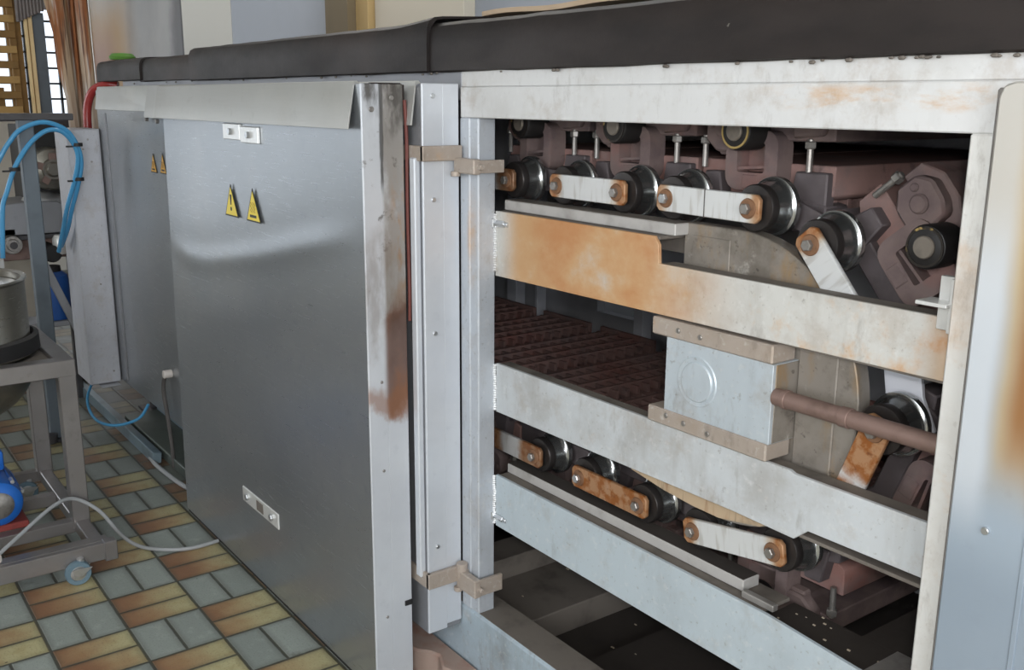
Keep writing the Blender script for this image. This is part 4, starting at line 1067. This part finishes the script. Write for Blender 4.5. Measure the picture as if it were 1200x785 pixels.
t = MB().tube([(-5.30, 1.42, 1.66), (-5.33, 1.375, 1.665), (-5.39, 1.325, 1.64), (-5.42, 1.30, 1.58), (-5.43, 1.29, 1.50), (-5.43, 1.288, 1.38)], .021, 12).build('rubber_hose', 'red_hose')
tag(t, 'thick red hose bending down at the left end of the oven roof', 'hose')
hs = [o for o in bpy.data.objects if o.name == 'hanging_sheet.002'][0]
MB().tube([(-6.24, 1.5255, ZC), (-6.235, 1.535, 2.8), (-6.23, 1.5485, 1.42)], .0045, 8).build('sheet_edge', 'latch_white', hs)
tk = empty('exhaust_cabinet', (-6.2, 1.9, 0), 'tall grey steel cabinet with an orange rusty left side beyond the oven roof', 'cabinet')
B(-7.085, -5.262, 1.75, 2.02, .0, 3.2, .008).build('cabinet_shell', 'tank_steel', tk)
B(-5.27, -5.2595, 1.756, 2.015, .01, 3.2, .001).build('lit_side_plate', 'wall_paint', tk)  # paler sheet, puts the lit side into the colour
B(-7.09, -7.07, 1.742, 1.752, .0, 3.2, .002).build('cabinet_rim', 'latch_white', tk)
mb = MB(); mb.lathe([(.0, .034), (.05, .03), (.065, .014), (.06, 0), (.0, 0)], (-5.33, 1.46, 1.788), 'z', 16); 
tag(mb.build('green_cap', 'green_plastic'), 'small green cap lying on the far left end of the oven roof', 'cap')
mb = MB(); n_ = 16; rows = []
for k in range(n_+1):
    x = -2.21+k*.055; z = 1.813+.003*math.sin(k*.9); rows.append((x, z))
mb.prism([(x, z) for x, z in rows]+[(x, z+.012) for x, z in reversed(rows)], 'y', 1.52, 2.0, .001)
tag(mb.build('cardboard_sheet', 'cardboard'), 'beige cardboard sheet lying on the oven roof above the opening', 'cardboard')

# ------------------------------------------------------------------ camera
f_, yaw, pitch, roll = 1151.917, .936726688, .233907614, .00691074143
fw = Vector((-math.sin(yaw)*math.cos(pitch), math.cos(yaw)*math.cos(pitch), -math.sin(pitch)))
rt = Vector((math.cos(yaw), math.sin(yaw), 0)); up = rt.cross(fw)
r2 = rt*math.cos(roll)+up*math.sin(roll); u2 = -rt*math.sin(roll)+up*math.cos(roll)
cam = bpy.data.cameras.new('camera'); co = bpy.data.objects.new('camera', cam); COL.objects.link(co)
cam.sensor_fit = 'HORIZONTAL'; cam.sensor_width = 36; cam.lens = f_*36/1200; cam.clip_start = .02
co.matrix_world = Matrix(((r2.x, u2.x, -fw.x, 0), (r2.y, u2.y, -fw.y, 0), (r2.z, u2.z, -fw.z, 1.6), (0, 0, 0, 1)))
SC.camera = co
# ------------------------------------------------------------------ light
def area(name, loc, target, sx, sy, power, col=(1, 1, 1)):
    l = bpy.data.lights.new(name, 'AREA'); l.shape = 'RECTANGLE'; l.size = sx; l.size_y = sy; l.energy = power; l.color = col
    o = bpy.data.objects.new(name, l); COL.objects.link(o); o.location = loc
    d = Vector(target)-Vector(loc); o.rotation_euler = d.to_track_quat('-Z', 'Y').to_euler(); return o
area('daylight_right', (XR-.05, -1.6, 2.1), (XR-2, -1.6, 2.0), 2.7, 2.1, 185, (.95, .98, 1))
area('daylight_front', (-.15, YF+.05, 2.15), (-.15, YF+2, 2.0), 3.4, 2.0, 70, (.95, .98, 1))
area('daylight_far', (-7.9, YF+.05, 2.15), (-7.9, YF+2, 2.0), 2.5, 1.8, 60, (.95, .98, 1))
area('daylight_left', (XL+.05, 1.8, 2.3), (XL+2, 1.8, 2.1), 1.5, 1.5, 18, (.97, .99, 1))
area('door_reflection_light', (XL+.03, -1.8, 1.65), (XL+2, -1.8, 1.65), 2.7, 2.7, 6.5, (1, .97, .92))  # added glow at the unseen opening, for the door's reflection
area('back_wall_fill', (-5.5, 2.75, ZC-.05), (-5.5, 2.95, 0), 4.5, .25, 46, (1, .98, .94))  # added unseen source, brightens back wall and tall cabinet
fl = bpy.data.lights.new('camera_flash', 'POINT'); fl.energy = 43; fl.shadow_soft_size = .05; fl.color = (1, .985, .965)
fo = bpy.data.objects.new('camera_flash', fl); COL.objects.link(fo); fo.location = (.06, -.03, 1.70)
w = bpy.data.worlds.new('sky'); SC.world = w; w.use_nodes = True
bg = w.node_tree.nodes['Background']; bg.inputs[0].default_value = (.86, .93, 1.0, 1); bg.inputs[1].default_value = 1.6
# ------------------------------------------------------------------ view
SC.view_settings.view_transform = 'Standard'; SC.view_settings.look = 'None'
SC.view_settings.gamma = 1.0; SC.view_settings.use_curve_mapping = False
SC.view_settings.exposure = 0.0
SC.cycles.use_denoising = True
SC.cycles.max_bounces = 8
SC.cycles.sample_clamp_indirect = 4.0
